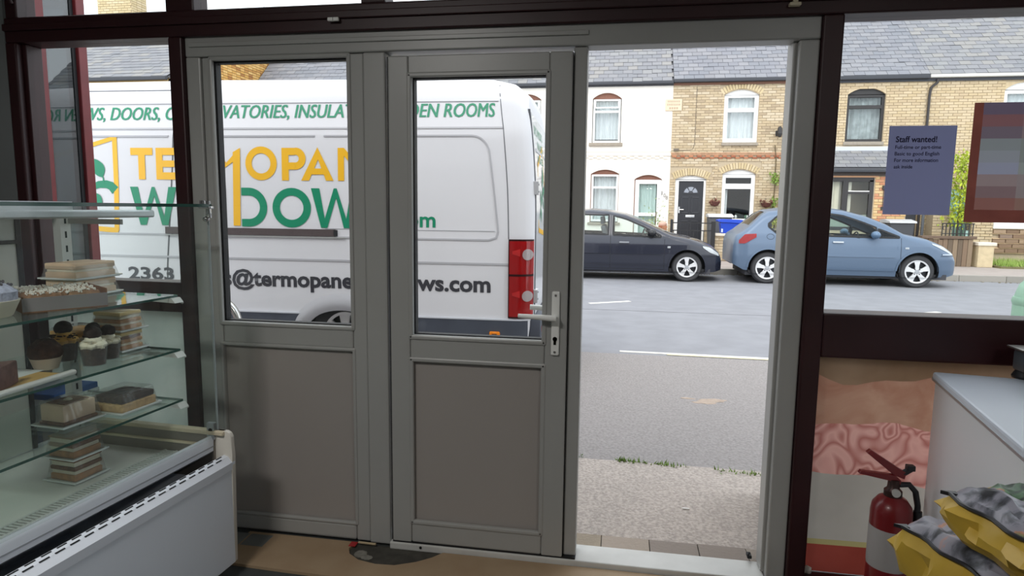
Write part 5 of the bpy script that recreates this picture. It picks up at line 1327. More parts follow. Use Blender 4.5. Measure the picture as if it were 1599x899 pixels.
def word_top():
    z0, z1 = 1.664, 1.936
    S = lambda: Strokes(vs)
    s = S(); s.rect(-3.553, -3.344, z1-SW, z1); s.rect(-3.48, -3.417, z0, z1-SW); s.done('letter_t', GOLD)
    s = S(); s.rect(-3.313, -3.313+SW, z0, z1); s.rect(-3.25, -3.131, z1-SW, z1); s.rect(-3.25, -3.14, 1.772, 1.828); s.rect(-3.25, -3.131, z0, z0+SW); s.done('letter_e', GOLD)
    s = S(); s.rect(-3.09, -3.09+SW, z0, z1); s.ring(-2.99, 1.852, .086, .026, -PI/2, PI/2, 16); s.rect(-3.03, -2.99, z1-.058, z1); s.rect(-3.03, -2.99, 1.768, 1.826); s.poly([(-3.0, 1.77), (-2.93, 1.77), (-2.865, z0), (-2.94, z0)]); s.done('letter_r', GOLD)
    s = S(); s.rect(-2.845, -2.845+SW, z0, z1); s.poly([(-2.845, z1), (-2.80, z1-.02), (-2.66, 1.815), (-2.70, 1.75)]); s.poly([(-2.70, 1.75), (-2.655, 1.815), (-2.535, z1), (-2.535, 1.86)]); s.poly([(-2.606, 1.274), (-2.542, 1.274), (-2.530, z1), (-2.597, 1.90)]); s.done('letter_m', GOLD)
    s = S(); s.ring(-2.343, 1.806, .142, .085); s.done('letter_o', GOLD)
    s = S(); s.rect(-2.157, -2.157+SW, z0, z1); s.ring(-2.035, 1.847, .092, .032, -PI/2, PI/2, 16); s.rect(-2.10, -2.035, z1-.060, z1); s.rect(-2.10, -2.035, 1.755, 1.815); s.done('letter_p', GOLD)
    s = S(); s.poly([(-1.985, z0), (-1.915, z0), (-1.815, 1.88), (-1.838, z1+.005)]); s.poly([(-1.838, z1+.005), (-1.845, 1.87), (-1.765, z0), (-1.698, z0)]); s.rect(-1.90, -1.77, 1.715, 1.765); s.done('letter_a', GOLD)
    s = S(); s.rect(-1.66, -1.66+.055, z0, z1); s.poly([(-1.66, z1), (-1.605, z1-.0), (-1.43, z0+.08), (-1.43, z0)]); s.rect(-1.485, -1.43, z0, z1); s.done('letter_n', GOLD)
    s = S(); s.rect(-1.38, -1.38+SW, z0, z1); s.rect(-1.32, -1.20, z1-SW, z1); s.rect(-1.32, -1.21, 1.772, 1.828); s.rect(-1.32, -1.20, z0, z0+SW); s.done('letter_e', GOLD)
def word_low():
    z0, z1 = 1.268, 1.600; S = lambda: Strokes(vs)
    def W_(x0, x1):
        s = S(); w_ = x1-x0; k = .075
        s.poly([(x0+.10*w_*2, z0), (x0+.31*w_, z0), (x0+k, z1), (x0, z1)]); s.poly([(x0+.22*w_, z0), (x0+.33*w_, z0), (x0+.53*w_, z1-.06), (x0+.47*w_, z1)])
        s.poly([(x0+.47*w_, z1), (x0+.53*w_, z1), (x0+.78*w_, z0), (x0+.67*w_, z0)]); s.poly([(x0+.69*w_, z0), (x0+.80*w_, z0), (x1, z1), (x1-k, z1)]); s.done('letter_w', GREEN)
    W_(-3.570, -3.130)
    s = S(); s.rect(-3.098, -3.035, z0, z1); s.done('letter_i', GREEN)
    s = S(); s.rect(-2.98, -2.918, z0, z1); s.poly([(-2.98, z1), (-2.92, z1), (-2.672, z0+.06), (-2.672, z0)]); s.rect(-2.734, -2.672, z0, z1); s.done('letter_n', GREEN)
    s = S(); cz = (z0+z1)/2; R_ = (z1-z0)/2; s.ring(-2.462, cz, R_, R_-.066, -PI/2, PI/2, 24); s.rect(-2.528, -2.462, z1-.066, z1); s.rect(-2.528, -2.462, z0, z0+.066); s.done('letter_d', GREEN)
    s = S(); s.ring(-2.075, cz, .173, .106, kz=.97); s.done('letter_o', GREEN)
    W_(-1.900, -1.470)
    s = S(); s.ring(-1.30, z1-.092, .092, .03, PI*.1, PI*1.5, 20); s.ring(-1.30, z0+.092, .092, .03, -PI*.9, PI*.5, 20); s.done('letter_s', GREEN)
word_top(); word_low()
def emblem(fn, X, kx_=1.0):
    """window outline with a leafy branch"""
    f2 = lambda x, z: fn(X(x), z)
    s = Strokes(f2); s.curve([(-3.70, 2.03), (-3.70, 1.62), (-3.715, 1.21)], .045, .045); s.curve([(-3.69, 2.025), (-4.05, 1.925), (-4.42, 1.82)], .035, .04); s.curve([(-3.70, 1.215), (-4.0, 1.235), (-4.42, 1.265)], .045, .04); s.curve([(-4.42, 1.84), (-4.42, 1.25)], .04, .04); s.done('emblem_frame', GOLD)
    s = Strokes(f2); s.curve([(-4.36, 1.36), (-4.2, 1.45), (-4.09, 1.51), (-4.003, 1.555), (-3.93, 1.595), (-3.868, 1.617), (-3.795, 1.620), (-3.75, 1.605), (-3.712, 1.565)], .02, .085)
    s.blade(-3.83, 1.68, .175, .13, 1.98); s.curve([(-3.82, 1.62), (-3.822, 1.67), (-3.84, 1.72)], .016, .008)
    s.blade(-3.99, 1.63, .135, .095, 1.30); s.curve([(-4.01, 1.56), (-3.992, 1.63)], .014, .010)
    s.curve([(-3.94, 1.59), (-3.925, 1.53)], .014, .012); s.blade(-3.925, 1.54, .125, .085, -.85)
    s.blade(-4.14, 1.46, .14, .09, -1.6); s.blade(-4.17, 1.48, .15, .10, 1.75); s.done('emblem_branch', GREEN)
emblem(vs, lambda x: x)
emblem(lambda x, z: rs_(x, z-.0), lambda x: .98+(x+3.7)*.85)
# cab details toward the front
patch(van, lsp(-6.1, -5.45, 10), lambda x: 1.28, lambda x: min(1.93, Body.lerp(vtop, x)-.12), 5, .004, 0, warp=vw).build('cab_window', mat('dark_cab_glass', (36, 42, 46), .08), t, True)
b = MB(); b.grid([[(x,)+van.roofy(x, u, .006) for u in lsp(-.9, .9, 8)] for x in lsp(-6.17, -5.45, 8)]); b.build('windscreen', mat('dark_cab_glass', (36, 42, 46)), t, True)
b = MB(); b.box(-5.75, -5.6, -.22, -.04, 1.15, 1.52, bev=.03); b.build('door_mirror', BLACK_RUB, t, True)
patch(van, lsp(-6.8, -6.5, 8), lambda x: .78, lambda x: 1.02, 4, .008, .01).build('headlamp', WL, t, True)
b = MB(); b.box(-6.95, -6.65, .30, 1.69, .33, .60, bev=.05); b.build('front_bumper', CLAD, t, True)

# ================================================================== DISPLAY CASE
CA = math.radians(-3.9); CO = Vector((-1.461, -.378, 0))
case = thing('display_case', 'white refrigerated cake display case with sloped glass shelves along the left wall', 'display case', tuple(CO), CA)
INV[case] = Matrix.Identity(4)            # its parts are written in the case's own frame (x out to the customer, y to the far end)
CM = Matrix.Translation(CO) @ Matrix.Rotation(CA, 4, 'Z')
WHITE_M = mat('white_enamel', (230, 237, 246), .35); WHITE_B = mat('white_enamel_bright', (232, 238, 247), .3)
YN, DP_ = -2.3, -.80
part('front_panel', WHITE_M, case, (-.02, .008, YN, .0, .06, .462), bev=.003)
b = MB(); b.prism([(.012, .440), (.014, .470), (-.004, .492), (-.022, .497), (-.026, .486), (-.008, .470), (-.006, .440)], 'y', YN, .012); lip = b.build('front_lip', WHITE_B, case)
n = 0; y = -.04
SL = mat('dark_slot', (30, 32, 36), .8)
sl = MB().box(-.0022, .0022, -.015, .015, -.0008, .0008); me_s = bpy.data.meshes.new('vent_slot'); sl.bm.to_mesh(me_s); sl.bm.free(); me_s.materials.append(SL)
while y > -1.35:
    for x, z, dy in ((-.0175, .4962, 0), (-.0035, .4922, -.018)):
        o = bpy.data.objects.new('vent_slot', me_s); COL.objects.link(o); o.parent = case; o.location = (x, y+dy, z); o.rotation_euler = (0, math.radians(24), 0)
    y -= .047
part('bumper_recess', BLACK_RUB, case, (-.085, -.02, YN, -.02, .30, .440))
b = MB(); b.prism([(-.066, .568), (-.060, .553), (-.062, .512), (-.085, .495), (-.225, .478), (-.228, .492), (-.20, .497), (-.085, .566), (-.070, .572)], 'y', YN, -.004); b.build('front_upstand', WHITE_B, case, True, angle=30)
part('upstand_groove', mat('pale_groove', (170, 174, 182), .5), case, (-.0625, -.0600, YN, -.006, .528, .533))
deck = part('deck', mat('satin_steel_deck', (222, 220, 216), .4, .1, var=.04, scale=8), case, (DP_, -.225, YN, -.004, .46, .490))
vm = MB().box(-.022, .022, -.0035, .0035, -.002, .002); me_v = bpy.data.meshes.new('grille_bar'); vm.bm.to_mesh(me_v); vm.bm.free(); me_v.materials.append(mat('grille_white', (205, 206, 204), .5))
part('grille_slot', mat('grille_dark', (96, 98, 98), .7), case, (-.277, -.227, YN, -.012, .4895, .4915))
y = -.02
while y > -1.25:
    o = bpy.data.objects.new('grille_bar', me_v); COL.objects.link(o); o.parent = case; o.location = (-.252, y, .494); y -= .0145
part('grille_edge', mat('grille_white', (205, 206, 204)), case, (-.283, -.275, YN, -.012, .489, .497), (-.231, -.224, YN, -.012, .489, .497))
part('end_wall', mat('satin_steel_wall', (150, 144, 136), .35, .5), case, (DP_, -.06, -.012, .012, .40, .575))
part('end_rail', CREAM, case, (DP_, -.015, -.018, .016, .575, .592), bev=.004); part('end_rail', CREAM, case, (DP_, -.09, -.020, -.010, .530, .540), bev=.002)
b = MB(); b.prism([(-.06, .06), (-.06, .592), (-.010, .592), (.004, .585), (.012, .570), (.014, .50), (.006, .06)], 'y', -.004, .016, bev=.003); b.build('end_cap', mat('cream_white_end', (216, 212, 202), .4), case, True)
part('end_panel', WHITE_M, case, (DP_, -.02, -.01, .012, .06, .46)); part('back_panel', WHITE_M, case, (DP_, DP_+.02, YN, 0, .06, .50)); part('bottom_panel', WHITE_M, case, (DP_, -.01, YN, 0, .06, .08))
part('plinth', mat('dark_plinth', (60, 60, 62), .7), case, (DP_+.05, -.06, YN, -.05, -.012, .06))
GX = -.052
part('front_glass', G_CASE, case, (GX-.003, GX+.003, YN, .006, .572, 1.447))
part('end_glass', G_CASE, case, (DP_+.05, GX-.004, -.003, .003, .592, 1.445))
part('top_glass', G_CASE, case, (-.55, GX+.012, YN, .012, 1.446, 1.457))
part('glass_edge', G_EDGE, case, (GX+.012, GX+.0135, YN, .0, 1.4462, 1.4568), (-.55, GX+.012, .012, .0128, 1.4462, 1.4568))
part('glass_corner_strip', mat('clear_edge_grey', (160, 170, 172), .2), case, (GX-.004, GX+.004, .004, .0075, .58, 1.445))
b = MB(); b.box(GX-.022, GX+.024, -.018, .010, 1.440, 1.448, bev=.002); b.tube([(GX-.012, -.006, 1.456), (GX-.012, -.006, 1.470)], .010, 10); b.tube([(GX+.012, -.006, 1.456), (GX+.012, -.006, 1.468)], .008, 10); b.box(GX+.004, GX+.022, -.012, .0, 1.405, 1.442, bev=.003); b.ball((GX+.006, -.012, 1.402), .013, .012, .010); b.build('glass_hinge', CHROME, case, True)
b = MB(); b.box(GX-.035, GX-.003, -.014, .004, .556, .622, bev=.002); b.build('glass_clip', ALU, case)
b = MB(); b.lathe([(0, -.0165), (.008, -.0165), (.008, -.012)], (GX-.018, 0, .594), 10, 'y'); b.build('clip_screw', BLACK_RUB, case)
part('top_light_housing', ALU, case, (-.335, -.27, YN, -.010, 1.405, 1.432), bev=.006)
part('top_bracket', mat('grey_bracket', (120, 120, 116), .5, .3), case, (-.72, -.42, -.02, -.008, 1.375, 1.395))
for y0 in (-.055, -1.9):
    up = part('upright', mat('pale_upright', (196, 198, 196), .4, .2), case, (-.70, -.665, y0, y0+.045, .49, 1.44))
    for k in range(16): part('upright_slot', SL, up, (-.6655, -.6640, y0+.018, y0+.026, .55+.055*k, .575+.055*k))
part('top_rear_beam', ALU, case, (-.76, -.66, YN, 0, 1.42, 1.46))
bdm = mat('frosted_back_door', (186, 188, 182), .3)
for ya, yb, xx in ((-.72, -.135, -.775), (-1.4, -.70, -.79), (YN, -1.38, -.775)):
    dd = part('back_sliding_door', bdm, case, (xx-.008, xx+.008, ya, yb, .50, 1.42))
    part('door_gasket', BLACK_RUB, dd, (xx+.008, xx+.014, ya, ya+.018, .50, 1.42), (xx+.008, xx+.014, yb-.018, yb, .50, 1.42), (xx+.008, xx+.014, ya, yb, 1.30, 1.315))
    part('door_stile', ALU, dd, (xx+.006, xx+.018, ya+.02, ya+.06, .50, 1.42))
SHZ = (1.117, .910, .714)
for z in SHZ:
    sh = part('glass_shelf', G_SHELF, case, (-.62, -.175, YN, -.028, z-.008, z))
    part('shelf_edge', G_EDGE, sh, (-.175, -.1735, YN, -.028, z-.008, z), (-.62, -.175, -.028, -.027, z-.008, z))
    for y0 in (-.030, -1.9):
        b = MB(); b.prism([(-.665, z-.060), (-.665, z-.009), (-.165, z-.009), (-.150, z-.030), (-.155, z-.034), (-.18, z-.018)], 'y', y0, y0+.004); b.prism([(-.62, z-.0085), (-.165, z-.0085), (-.150, z-.026), (-.62, z-.010)], 'y', y0-.04, y0+.004); b.build('shelf_bracket', mat('pale_bracket', (205, 206, 202), .4), sh)

# ---- cakes (each its own thing, placed in the case)
def cthing(name, label, cat, lx, ly, z, rz=0, group=None):
    p = CM @ Vector((lx, ly, z)); t = thing(name, label, cat, tuple(p), CA+rz, group); INV[t] = Matrix.Identity(4); return t
SPONGE = mat('sponge_cake', (226, 188, 136), .9, var=.15, scale=60, bump=.4); CREAMC = mat('whipped_cream', (244, 236, 216), .7, var=.05, scale=30, bump=.2)
CHOC = mat('chocolate_cake', (66, 42, 32), .85, var=.3, scale=70, bump=.5); BISC = mat('biscuit_layer', (198, 146, 98), .9, var=.2, scale=50, bump=.3)
PEACH = mat('peach_cream', (236, 206, 176), .7, var=.06, scale=20); YEL = mat('orange_jelly', (240, 176, 76), .3, var=.1, scale=12); COCO = mat('cocoa_dust', (124, 86, 62), .95, var=.25, scale=60)
def layers(t, w_, d, spec, name='layer'):
    z = .006
    for k, (hh, m) in enumerate(spec):
        i = .004*(k % 2); b = MB(); b.box(-w_/2+.01+i, w_/2-.01-i, -d/2+.01+i, d/2-.01-i, z, z+hh, bev=min(.004, hh*.3)); b.build('cake_layer', m, t, True); z += hh
    return z
def clamshell(t, w_, d, hh, lidpart=True):
    part('tray_base', mat('clear_tray', (214, 216, 214), .2), t, (-w_/2, w_/2, -d/2, d/2, 0, .005), bev=.001)
    b = MB(); i = .012; z1 = hh
    lo = [(-w_/2, -d/2), (w_/2, -d/2), (w_/2, d/2), (-w_/2, d/2)]; hi = [(-w_/2+i, -d/2+i), (w_/2-i, -d/2+i), (w_/2-i, d/2-i), (-w_/2+i, d/2-i)]
    va = [b.bm.verts.new((x, y, .006)) for x, y in lo]; vb = [b.bm.verts.new((x, y, z1)) for x, y in hi]
    b.bm.faces.new(vb)
    for k in range(4): b.bm.faces.new((va[k], va[(k+1) % 4], vb[(k+1) % 4], vb[k]))
    bmesh.ops.bevel(b.bm, geom=[e for e in b.bm.edges if len(e.link_faces) == 2], offset=.006, segments=2, affect='EDGES', profile=.5)
    b.build('clear_lid', G_PLAS, t, True)
    part('lid_rim', mat('clear_rim', (222, 226, 226), .15), t, (-w_/2-.006, w_/2+.006, -d/2-.006, -d/2+.001, .004, .009), (-w_/2-.006, w_/2+.006, d/2-.001, d/2+.006, .004, .009), (w_/2-.001, w_/2+.006, -d/2, d/2, .004, .009), (-w_/2-.006, -w_/2+.001, -d/2, d/2, .004, .009))
# top shelf
for k, dz in enumerate((0, .062)):
    t = cthing('cake_box', ('lower clear box of cream sponge on the top shelf under another box', 'upper clear box of cream sponge on the top shelf, topmost of the pair')[k], 'cake box', -.505, -.125, SHZ[0]+dz+.0005, .04)
    layers(t, .15, .20, [(.022, PEACH), (.010, CREAMC), (.022, PEACH)]); clamshell(t, .15, .20, .060)
t = cthing('cake_tray', 'brown card tray of snowy coconut cakes at the front of the top shelf', 'cake tray', -.345, -.372, SHZ[0]+.0005, -.5)
BRC = mat('brown_card', (120, 84, 58), .9, var=.05, scale=10)
part('card_tray', BRC, t, (-.12, .12, -.115, .115, 0, .004), (-.12, .12, -.115, -.111, .004, .05), (-.12, -.116, -.111, .111, .004, .05), (-.12, .12, .111, .115, .004, .06))
part('grey_wrap', mat('grey_card_wrap', (128, 124, 124), .7), t, (.1165, .1205, -.115, .115, .004, .046))
rs = random.Random(50)
for k in range(6):
    c = (-.076+.075*(k % 3), -.053+.106*(k//3)); b = MB()
    b.box(c[0]-.035, c[0]+.035, c[1]-.049, c[1]+.049, .005, .058, bev=.014)
    o = b.build('coconut_cake', mat('coconut_cake', (150, 118, 92), .95, var=.25, scale=60), t, True)
    b = MB()
    for q in range(120):
        b.ball((c[0]+rs.uniform(-.033, .033), c[1]+rs.uniform(-.047, .047), .058+rs.uniform(-.006, .004)), rs.uniform(.002, .0045), seg=5, rings=3)
    o2 = b.build('coconut_flakes', mat('coconut_white', (226, 224, 214), .9), o); o2['kind'] = 'stuff'
t = cthing('cake_slice', 'blue-white fuzzy frosted cake in a fluted paper case, left on top shelf', 'cake', -.33, -.60, SHZ[0]+.0005, .2)
b = MB(); b.lathe([(.05, 0), (.055, .004), (.075, .05)], (0, 0, 0), 36)
for v in b.bm.verts: 
    if v.co.z > .03: v.co.z += .006*math.sin(18*math.atan2(v.co.y, v.co.x))
b.build('paper_case', mat('cream_paper_case', (216, 208, 190), .8), t, True)
b = MB(); b.lathe([(0, .10), (.04, .098), (.07, .075), (.068, .04), (.05, .006)], (0, 0, 0), 20); b.build('frosting', mat('lilac_frosting', (172, 176, 196), .9, var=.2, scale=60, bump=.6), t, True)
b = MB()
for q in range(60):
    a, r = rs.uniform(0, 6.28), rs.uniform(0, .06); b.ball((r*math.cos(a), r*math.sin(a), .10-.25*r*r/.06+rs.uniform(0, .01)), .005, seg=5, rings=3)
o = b.build('sugar_topping', mat('dark_sugar', (90, 86, 92), .9, var=.5, scale=50), t); o['kind'] = 'stuff'
# middle shelf
for k in range(2):
    t = cthing('cake_box', ('lower clear box of layered cream slices at the right of the middle shelf', 'upper clear box of layered cream slices at the right of the middle shelf')[k], 'cake box', -.385, -.095, SHZ[1]+.0005+.075*k, .0)
    layers(t, .14, .12, [(.015, BISC), (.010, CREAMC), (.014, BISC), (.012, CREAMC if k else COCO), (.015, mat('pale_custard', (222, 196, 142), .6))]); clamshell(t, .14, .12, .073)
t = cthing('cake_box', 'clear box with orange jelly cake at the back of the middle shelf', 'cake box', -.545, -.12, SHZ[1]+.0005, .0)
layers(t, .14, .15, [(.025, CREAMC), (.02, SPONGE), (.022, YEL)]); clamshell(t, .14, .15, .085)
def dessert_cup(lx, ly, label, truffle=True, nuts=False, sc_=1.0, gold=False):
    t = cthing('dessert_cup', label, 'dessert', lx, ly, SHZ[1]+.0005)
    b = MB(); b.lathe([(0, .001), (.029*sc_, .002), (.036*sc_, .055*sc_)], (0, 0, 0), 20); b.build('cake_base', CHOC, t, True)
    b = MB(); b.lathe([(.031*sc_, 0), (.039*sc_, .062*sc_), (.0405*sc_, .063*sc_)], (0, 0, 0), 20); b.build('clear_cup', G_PLAS, t, True)
    b = MB(); r_ = random.Random(int(abs(lx)*1000))
    for k in range(7):
        a = k*2*PI/7; b.ball((.022*sc_*math.cos(a), .022*sc_*math.sin(a), .06*sc_), .017*sc_, .017*sc_, .014*sc_, 10, 6, .1)
    b.ball((0, 0, .07*sc_), .026*sc_, jit=.05); b.build('cream_swirl', CREAMC if not gold else mat('gold_cream', (214, 164, 78), .6), t, True)
    b = MB()
    for k in range(26):
        a, r = r_.uniform(0, 6.28), r_.uniform(.012, .036)*sc_; e = r_.uniform(.006, .012); p = (r*math.cos(a), r*math.sin(a), .075*sc_+r_.uniform(-.008, .006)); b.box(p[0]-e, p[0]+e, p[1]-.002, p[1]+.002, p[2]-.002, p[2]+.002)
    o = b.build('chocolate_shavings', CHOC if not nuts else mat('white_shavings', (226, 218, 200), .8), t); o['kind'] = 'stuff'
    if truffle:
        b = MB(); b.ball((0, 0, .098*sc_), .024*sc_, .024*sc_, .022*sc_, 16, 10, .05); b.build('truffle', mat('dark_truffle', (48, 34, 30), .8, var=.3, scale=80, bump=.5), t, True)
dessert_cup(-.42, -.29, 'chocolate dessert cup with orange cream and a truffle, in the middle of the middle shelf', gold=True, sc_=1.15)
dessert_cup(-.27, -.315, 'front dessert cup with white shavings and a dark truffle on the middle shelf', nuts=True, sc_=1.1)
dessert_cup(-.30, -.225, 'dessert cup with white shavings just behind the front cup on the middle shelf', nuts=True)
dessert_cup(-.385, -.205, 'dessert cup with thick white cream and a truffle, next to the boxed slices')
t = cthing('chocolate_muffin', 'dark chocolate muffin in a paper case, left of the dessert cups', 'muffin', -.375, -.40, SHZ[1]+.0005)
b = MB(); b.lathe([(.034, 0), (.046, .038)], (0, 0, 0), 30); 
for v in b.bm.verts: v.co.x *= 1+.04*math.sin(15*math.atan2(v.co.y, v.co.x)); 
b.build('paper_case', mat('pale_muffin_case', (196, 178, 160), .8), t, True)
b = MB(); b.lathe([(.032, .004), (.043, .036), (.05, .05), (.046, .075), (.026, .095), (0, .10)], (0, 0, 0), 22)
for v in b.bm.verts: v.co *= 1+random.uniform(-.03, .03)
b.build('muffin_top', CHOC, t, True)
t = cthing('cake_wedge', 'brown chocolate wedge on gold card at the left end of the middle shelf', 'cake', -.31, -.60, SHZ[1]+.0005, .1)
part('gold_card', mat('gold_card', (206, 166, 104), .5), t, (-.09, .09, -.10, .15, 0, .003)); part('white_doily', mat('white_paper', (220, 222, 222), .8), t, (-.13, -.02, .0, .17, .0031, .0038))
b = MB(); b.prism([(-.07, -.09), (.08, -.09), (.03, .03)], 'z', .004, .075, bev=.006); b.build('wedge', mat('brown_wedge', (112, 84, 80), .9, var=.15, scale=50, bump=.4), t, True)
part('porcelain_rim', mat('white_porcelain', (214, 214, 210), .3), t, (.09, .11, -.14, .16, 0, .016), (-.09, .11, -.15, -.13, 0, .016), bev=.006)
# lower shelf
t = cthing('cake_box', 'clear box of beige cream cake with a cocoa top on the lower shelf', 'cake box', -.352, -.352, SHZ[2]+.0005, -.03)
z = layers(t, .125, .15, [(.012, COCO), (.056, mat('beige_cream_block', (236, 208, 180), .7, var=.04, scale=20))]); part('cocoa_square', COCO, t, (-.04, .04, -.045, .045, z, z+.003)); b = MB(); b.ball((.0, .0, z+.004), .014, .014, .005); b.build('cream_dot', CREAMC, t, True); clamshell(t, .125, .15, .084)
t = cthing('cake_box', 'clear box of dark chocolate bars at the far end of the lower shelf', 'cake box', -.30, -.175, SHZ[2]+.0005, -.03)
part('cake_layer', SPONGE, t, (-.07, .07, -.075, .075, .006, .035), bev=.003)
for k in range(5): b = MB(); b.box(-.068+.0275*k, -.043+.0275*k, -.073, .073, .036, .058, bev=.006); b.build('chocolate_bar', CHOC, t, True)
clamshell(t, .155, .165, .075)
# deck
for k in range(2):
    t = cthing('cake_box', ('lower clear box of tiramisu standing on the steel deck', 'upper clear box of tiramisu on the steel deck stack')[k], 'cake box', -.40, -.295, .4905+.083*k, -.03)
    layers(t, .13, .13, [(.022, BISC), (.014, CREAMC), (.014, COCO), (.018, CREAMC), (.006, COCO)]); clamshell(t, .13, .13, .081)
# carton behind the case
t = thing('carton', 'blue and white carton behind the display case, below the left window', 'carton', (-2.46, -.16, 0))
part('carton_body', mat('blue_card', (44, 88, 152), .6), t, (-2.60, -2.30, -.30, -.075, -.012, .66), bev=.004)
part('white_band', mat('white_print_band', (214, 220, 224), .6), t, (-2.602, -2.298, -.302, -.073, .50, .635))
b = MB(); 
for a0, r, in ((0, .035),): b.tube([(-2.292, -.19+.035*math.cos(a), .555+.05*math.sin(a)) for a in lsp(0, PI, 10)], .006, 6)
b.build('printed_arch', mat('navy_print', (36, 62, 124), .6), t, True)
b = MB(); b.tube([(-2.292, -.11+.025*math.cos(a), .55+.05*math.sin(a)) for a in lsp(0, PI, 10)], .006, 6); b.build('printed_arch', mat('orange_print', (206, 110, 70), .6), t, True)

# ================================================================== RIGHT SIDE OF THE SHOP
FA = math.radians(-10)
fz = thing('chest_freezer', 'white chest freezer standing right of the open doorway below the window', 'freezer', (1.105, -.11, 0), FA); INV[fz] = Matrix.Identity(4)
FW = mat('white_freezer_enamel', (234, 238, 242), .4)
part('freezer_body', FW, fz, (.008, 1.1, -.87, -.008, -.012, .865), bev=.006)
part('freezer_lid', mat('white_freezer_lid', (216, 224, 236), .35), fz, (0, 1.108, -.878, 0, .868, .900), bev=.008)
part('lid_edge_trim', ALU, fz, (-.003, .006, -.87, -.01, .872, .880))
part('hinge_cover', mat('grey_hinge_cover', (150, 152, 156), .5), fz, (.3, .4, -.006, .03, .80, .89), bev=.006)
t = thing('scales', 'black shop scales standing on the white freezer at the right edge', 'scales', (1.42, -.24, .90)); 
BKP = mat('black_plastic', (34, 36, 40), .4)
b = MB(); b.box(1.345, 1.62, -.36, -.12, .925, 1.0, bev=.012); b.build('scale_body', mat('grey_scale_body', (86, 92, 98), .35), t, True)
part('scale_pan', STEEL, t, (1.33, 1.63, -.37, -.11, 1.0, 1.008), bev=.003)
for x in (1.375, 1.59):
    for y in (-.335, -.145):
        b = MB(); b.lathe([(.034, .900), (.036, .908), (.026, .927)], (x, y, 0), 14); b.build('rubber_foot', BKP, t, True)
# extinguisher
EX, EY = .972, -.205
t = thing('fire_extinguisher', 'red fire extinguisher with a black hose on the floor below the food picture', 'extinguisher', (EX, EY, -.012))
REDX = mat('extinguisher_red', (118, 16, 22), .35, coat=.2)
b = MB(); b.lathe([(.060, -.012), (.066, -.006), (.066, .0), (.066, .41), (.062, .437), (.046, .46), (.027, .472), (.024, .476)], (EX, EY, 0), 32); b.build('cylinder', REDX, t, True)
b = MB(); b.lathe([(.0662, .215), (.0668, .22), (.0668, .355), (.0662, .36)], (EX, EY, 0), 32); lb = b.build('label_sleeve', mat('grey_white_label', (168, 164, 162), .6), t, True)
b = MB(); b.lathe([(.027, .463), (.029, .47), (.029, .49), (.020, .50), (.018, .53), (.0, .532)], (EX, EY, 0), 20); b.build('valve', mat('dark_brass_valve', (70, 52, 50), .4, .6), t, True)
b = MB(); b.prism([(EX-.118, .545), (EX-.112, .556), (EX+.0, .548), (EX+.02, .53), (EX+.018, .515), (EX-.02, .530)], 'y', EY-.011, EY+.011, bev=.002); b.build('carry_handle', REDX, t)
b = MB(); b.prism([(EX-.098, .622), (EX-.086, .634), (EX+.015, .570), (EX+.035, .56), (EX+.03, .535), (EX-.005, .548)], 'y', EY-.010, EY+.010, bev=.002); b.build('squeeze_lever', REDX, t)
b = MB(); b.tube([(EX+.026, EY, .553), (EX+.055, EY, .575)], .011, 8); b.box(EX+.035, EX+.062, EY-.012, EY+.012, .566, .586, bev=.003); b.build('safety_pin', BKP, t)
b = MB(); b.tube([(EX+.018, EY, .512), (EX+.05, EY, .515), (EX+.072, EY, .49), (EX+.083, EY, .44), (EX+.086, EY, .36), (EX+.084, EY, .24)], .010, 10); b.tube([(EX+.085, EY, .42), (EX+.085, EY, .27), (EX+.083, EY, .20)], .016, 12, radii=[.014, .018, .015]); b.build('hose', BKP, t, True)
b = MB(); b.lathe([(0, -.03), (.014, -.03), (.014, -.02)], (EX, EY-.0, .49), 14, 'y'); b.build('pressure_gauge', mat('gauge_white', (200, 200, 196), .3), t, True)
# notice and poster on the window
t = thing('paper_notice', 'lilac grey paper notice advertising staff wanted, taped to the right window', 'notice', (1.046, -.008, 1.448))
NP = sheet_mat('notice_paper', (146, 150, 190), .20, rough=.8)
MB().grid([[(x, -.0065, 1.449), (x, -.0065, 1.763)] for x in (.936, 1.157)]).build('sheet', NP, t)
INK = mat('notice_ink', (40, 36, 70), .8)
for txt, z, hh, x1, bd_ in (('Staff wanted!', 1.705, .030, 1.095, .02), ('Full-time or part-time', 1.682, .018, 1.110, .01), ('Basic to good English', 1.659, .018, 1.106, .01), ('For more information', 1.636, .018, 1.104, .01), ('ask inside', 1.613, .018, 1.022, .01)):
    o, _k = lettering(txt, INK, t, lambda x, zz: (x, -.0078, zz), .960, x1, z, z+hh*.72, bold=bd_, ref='Sd')
t = thing('poster', 'dark red-brown poster on the right window beside the paper notice', 'poster', (1.35, -.008, 1.42))
PB = sheet_mat('poster_border', (128, 72, 62), .45, col2=(112, 62, 54), scale=9)
MB().grid([[(x, -.0066, z) for z in (1.425, 1.47)] for x in (1.205, 1.62)]).build('sheet', PB, t)
MB().grid([[(x, -.0066, z) for z in (1.47, 1.84)] for x in (1.205, 1.235)]).build('sheet_margin', PB, t)
PCOL = [[(84, 74, 88), (98, 84, 96), (112, 92, 100)], [(104, 74, 76), (112, 86, 88), (110, 86, 86)], [(92, 82, 90), (108, 94, 96), (112, 98, 98)], [(108, 112, 114), (106, 108, 106), (114, 114, 112)], [(116, 118, 124), (106, 108, 106), (124, 124, 122)], [(118, 120, 134), (116, 118, 116), (114, 112, 110)], [(118, 104, 104), (116, 106, 106), (122, 122, 120)], [(104, 86, 88), (114, 104, 104), (118, 118, 114)], [(112, 78, 72), (114, 88, 80), (112, 90, 78)]]
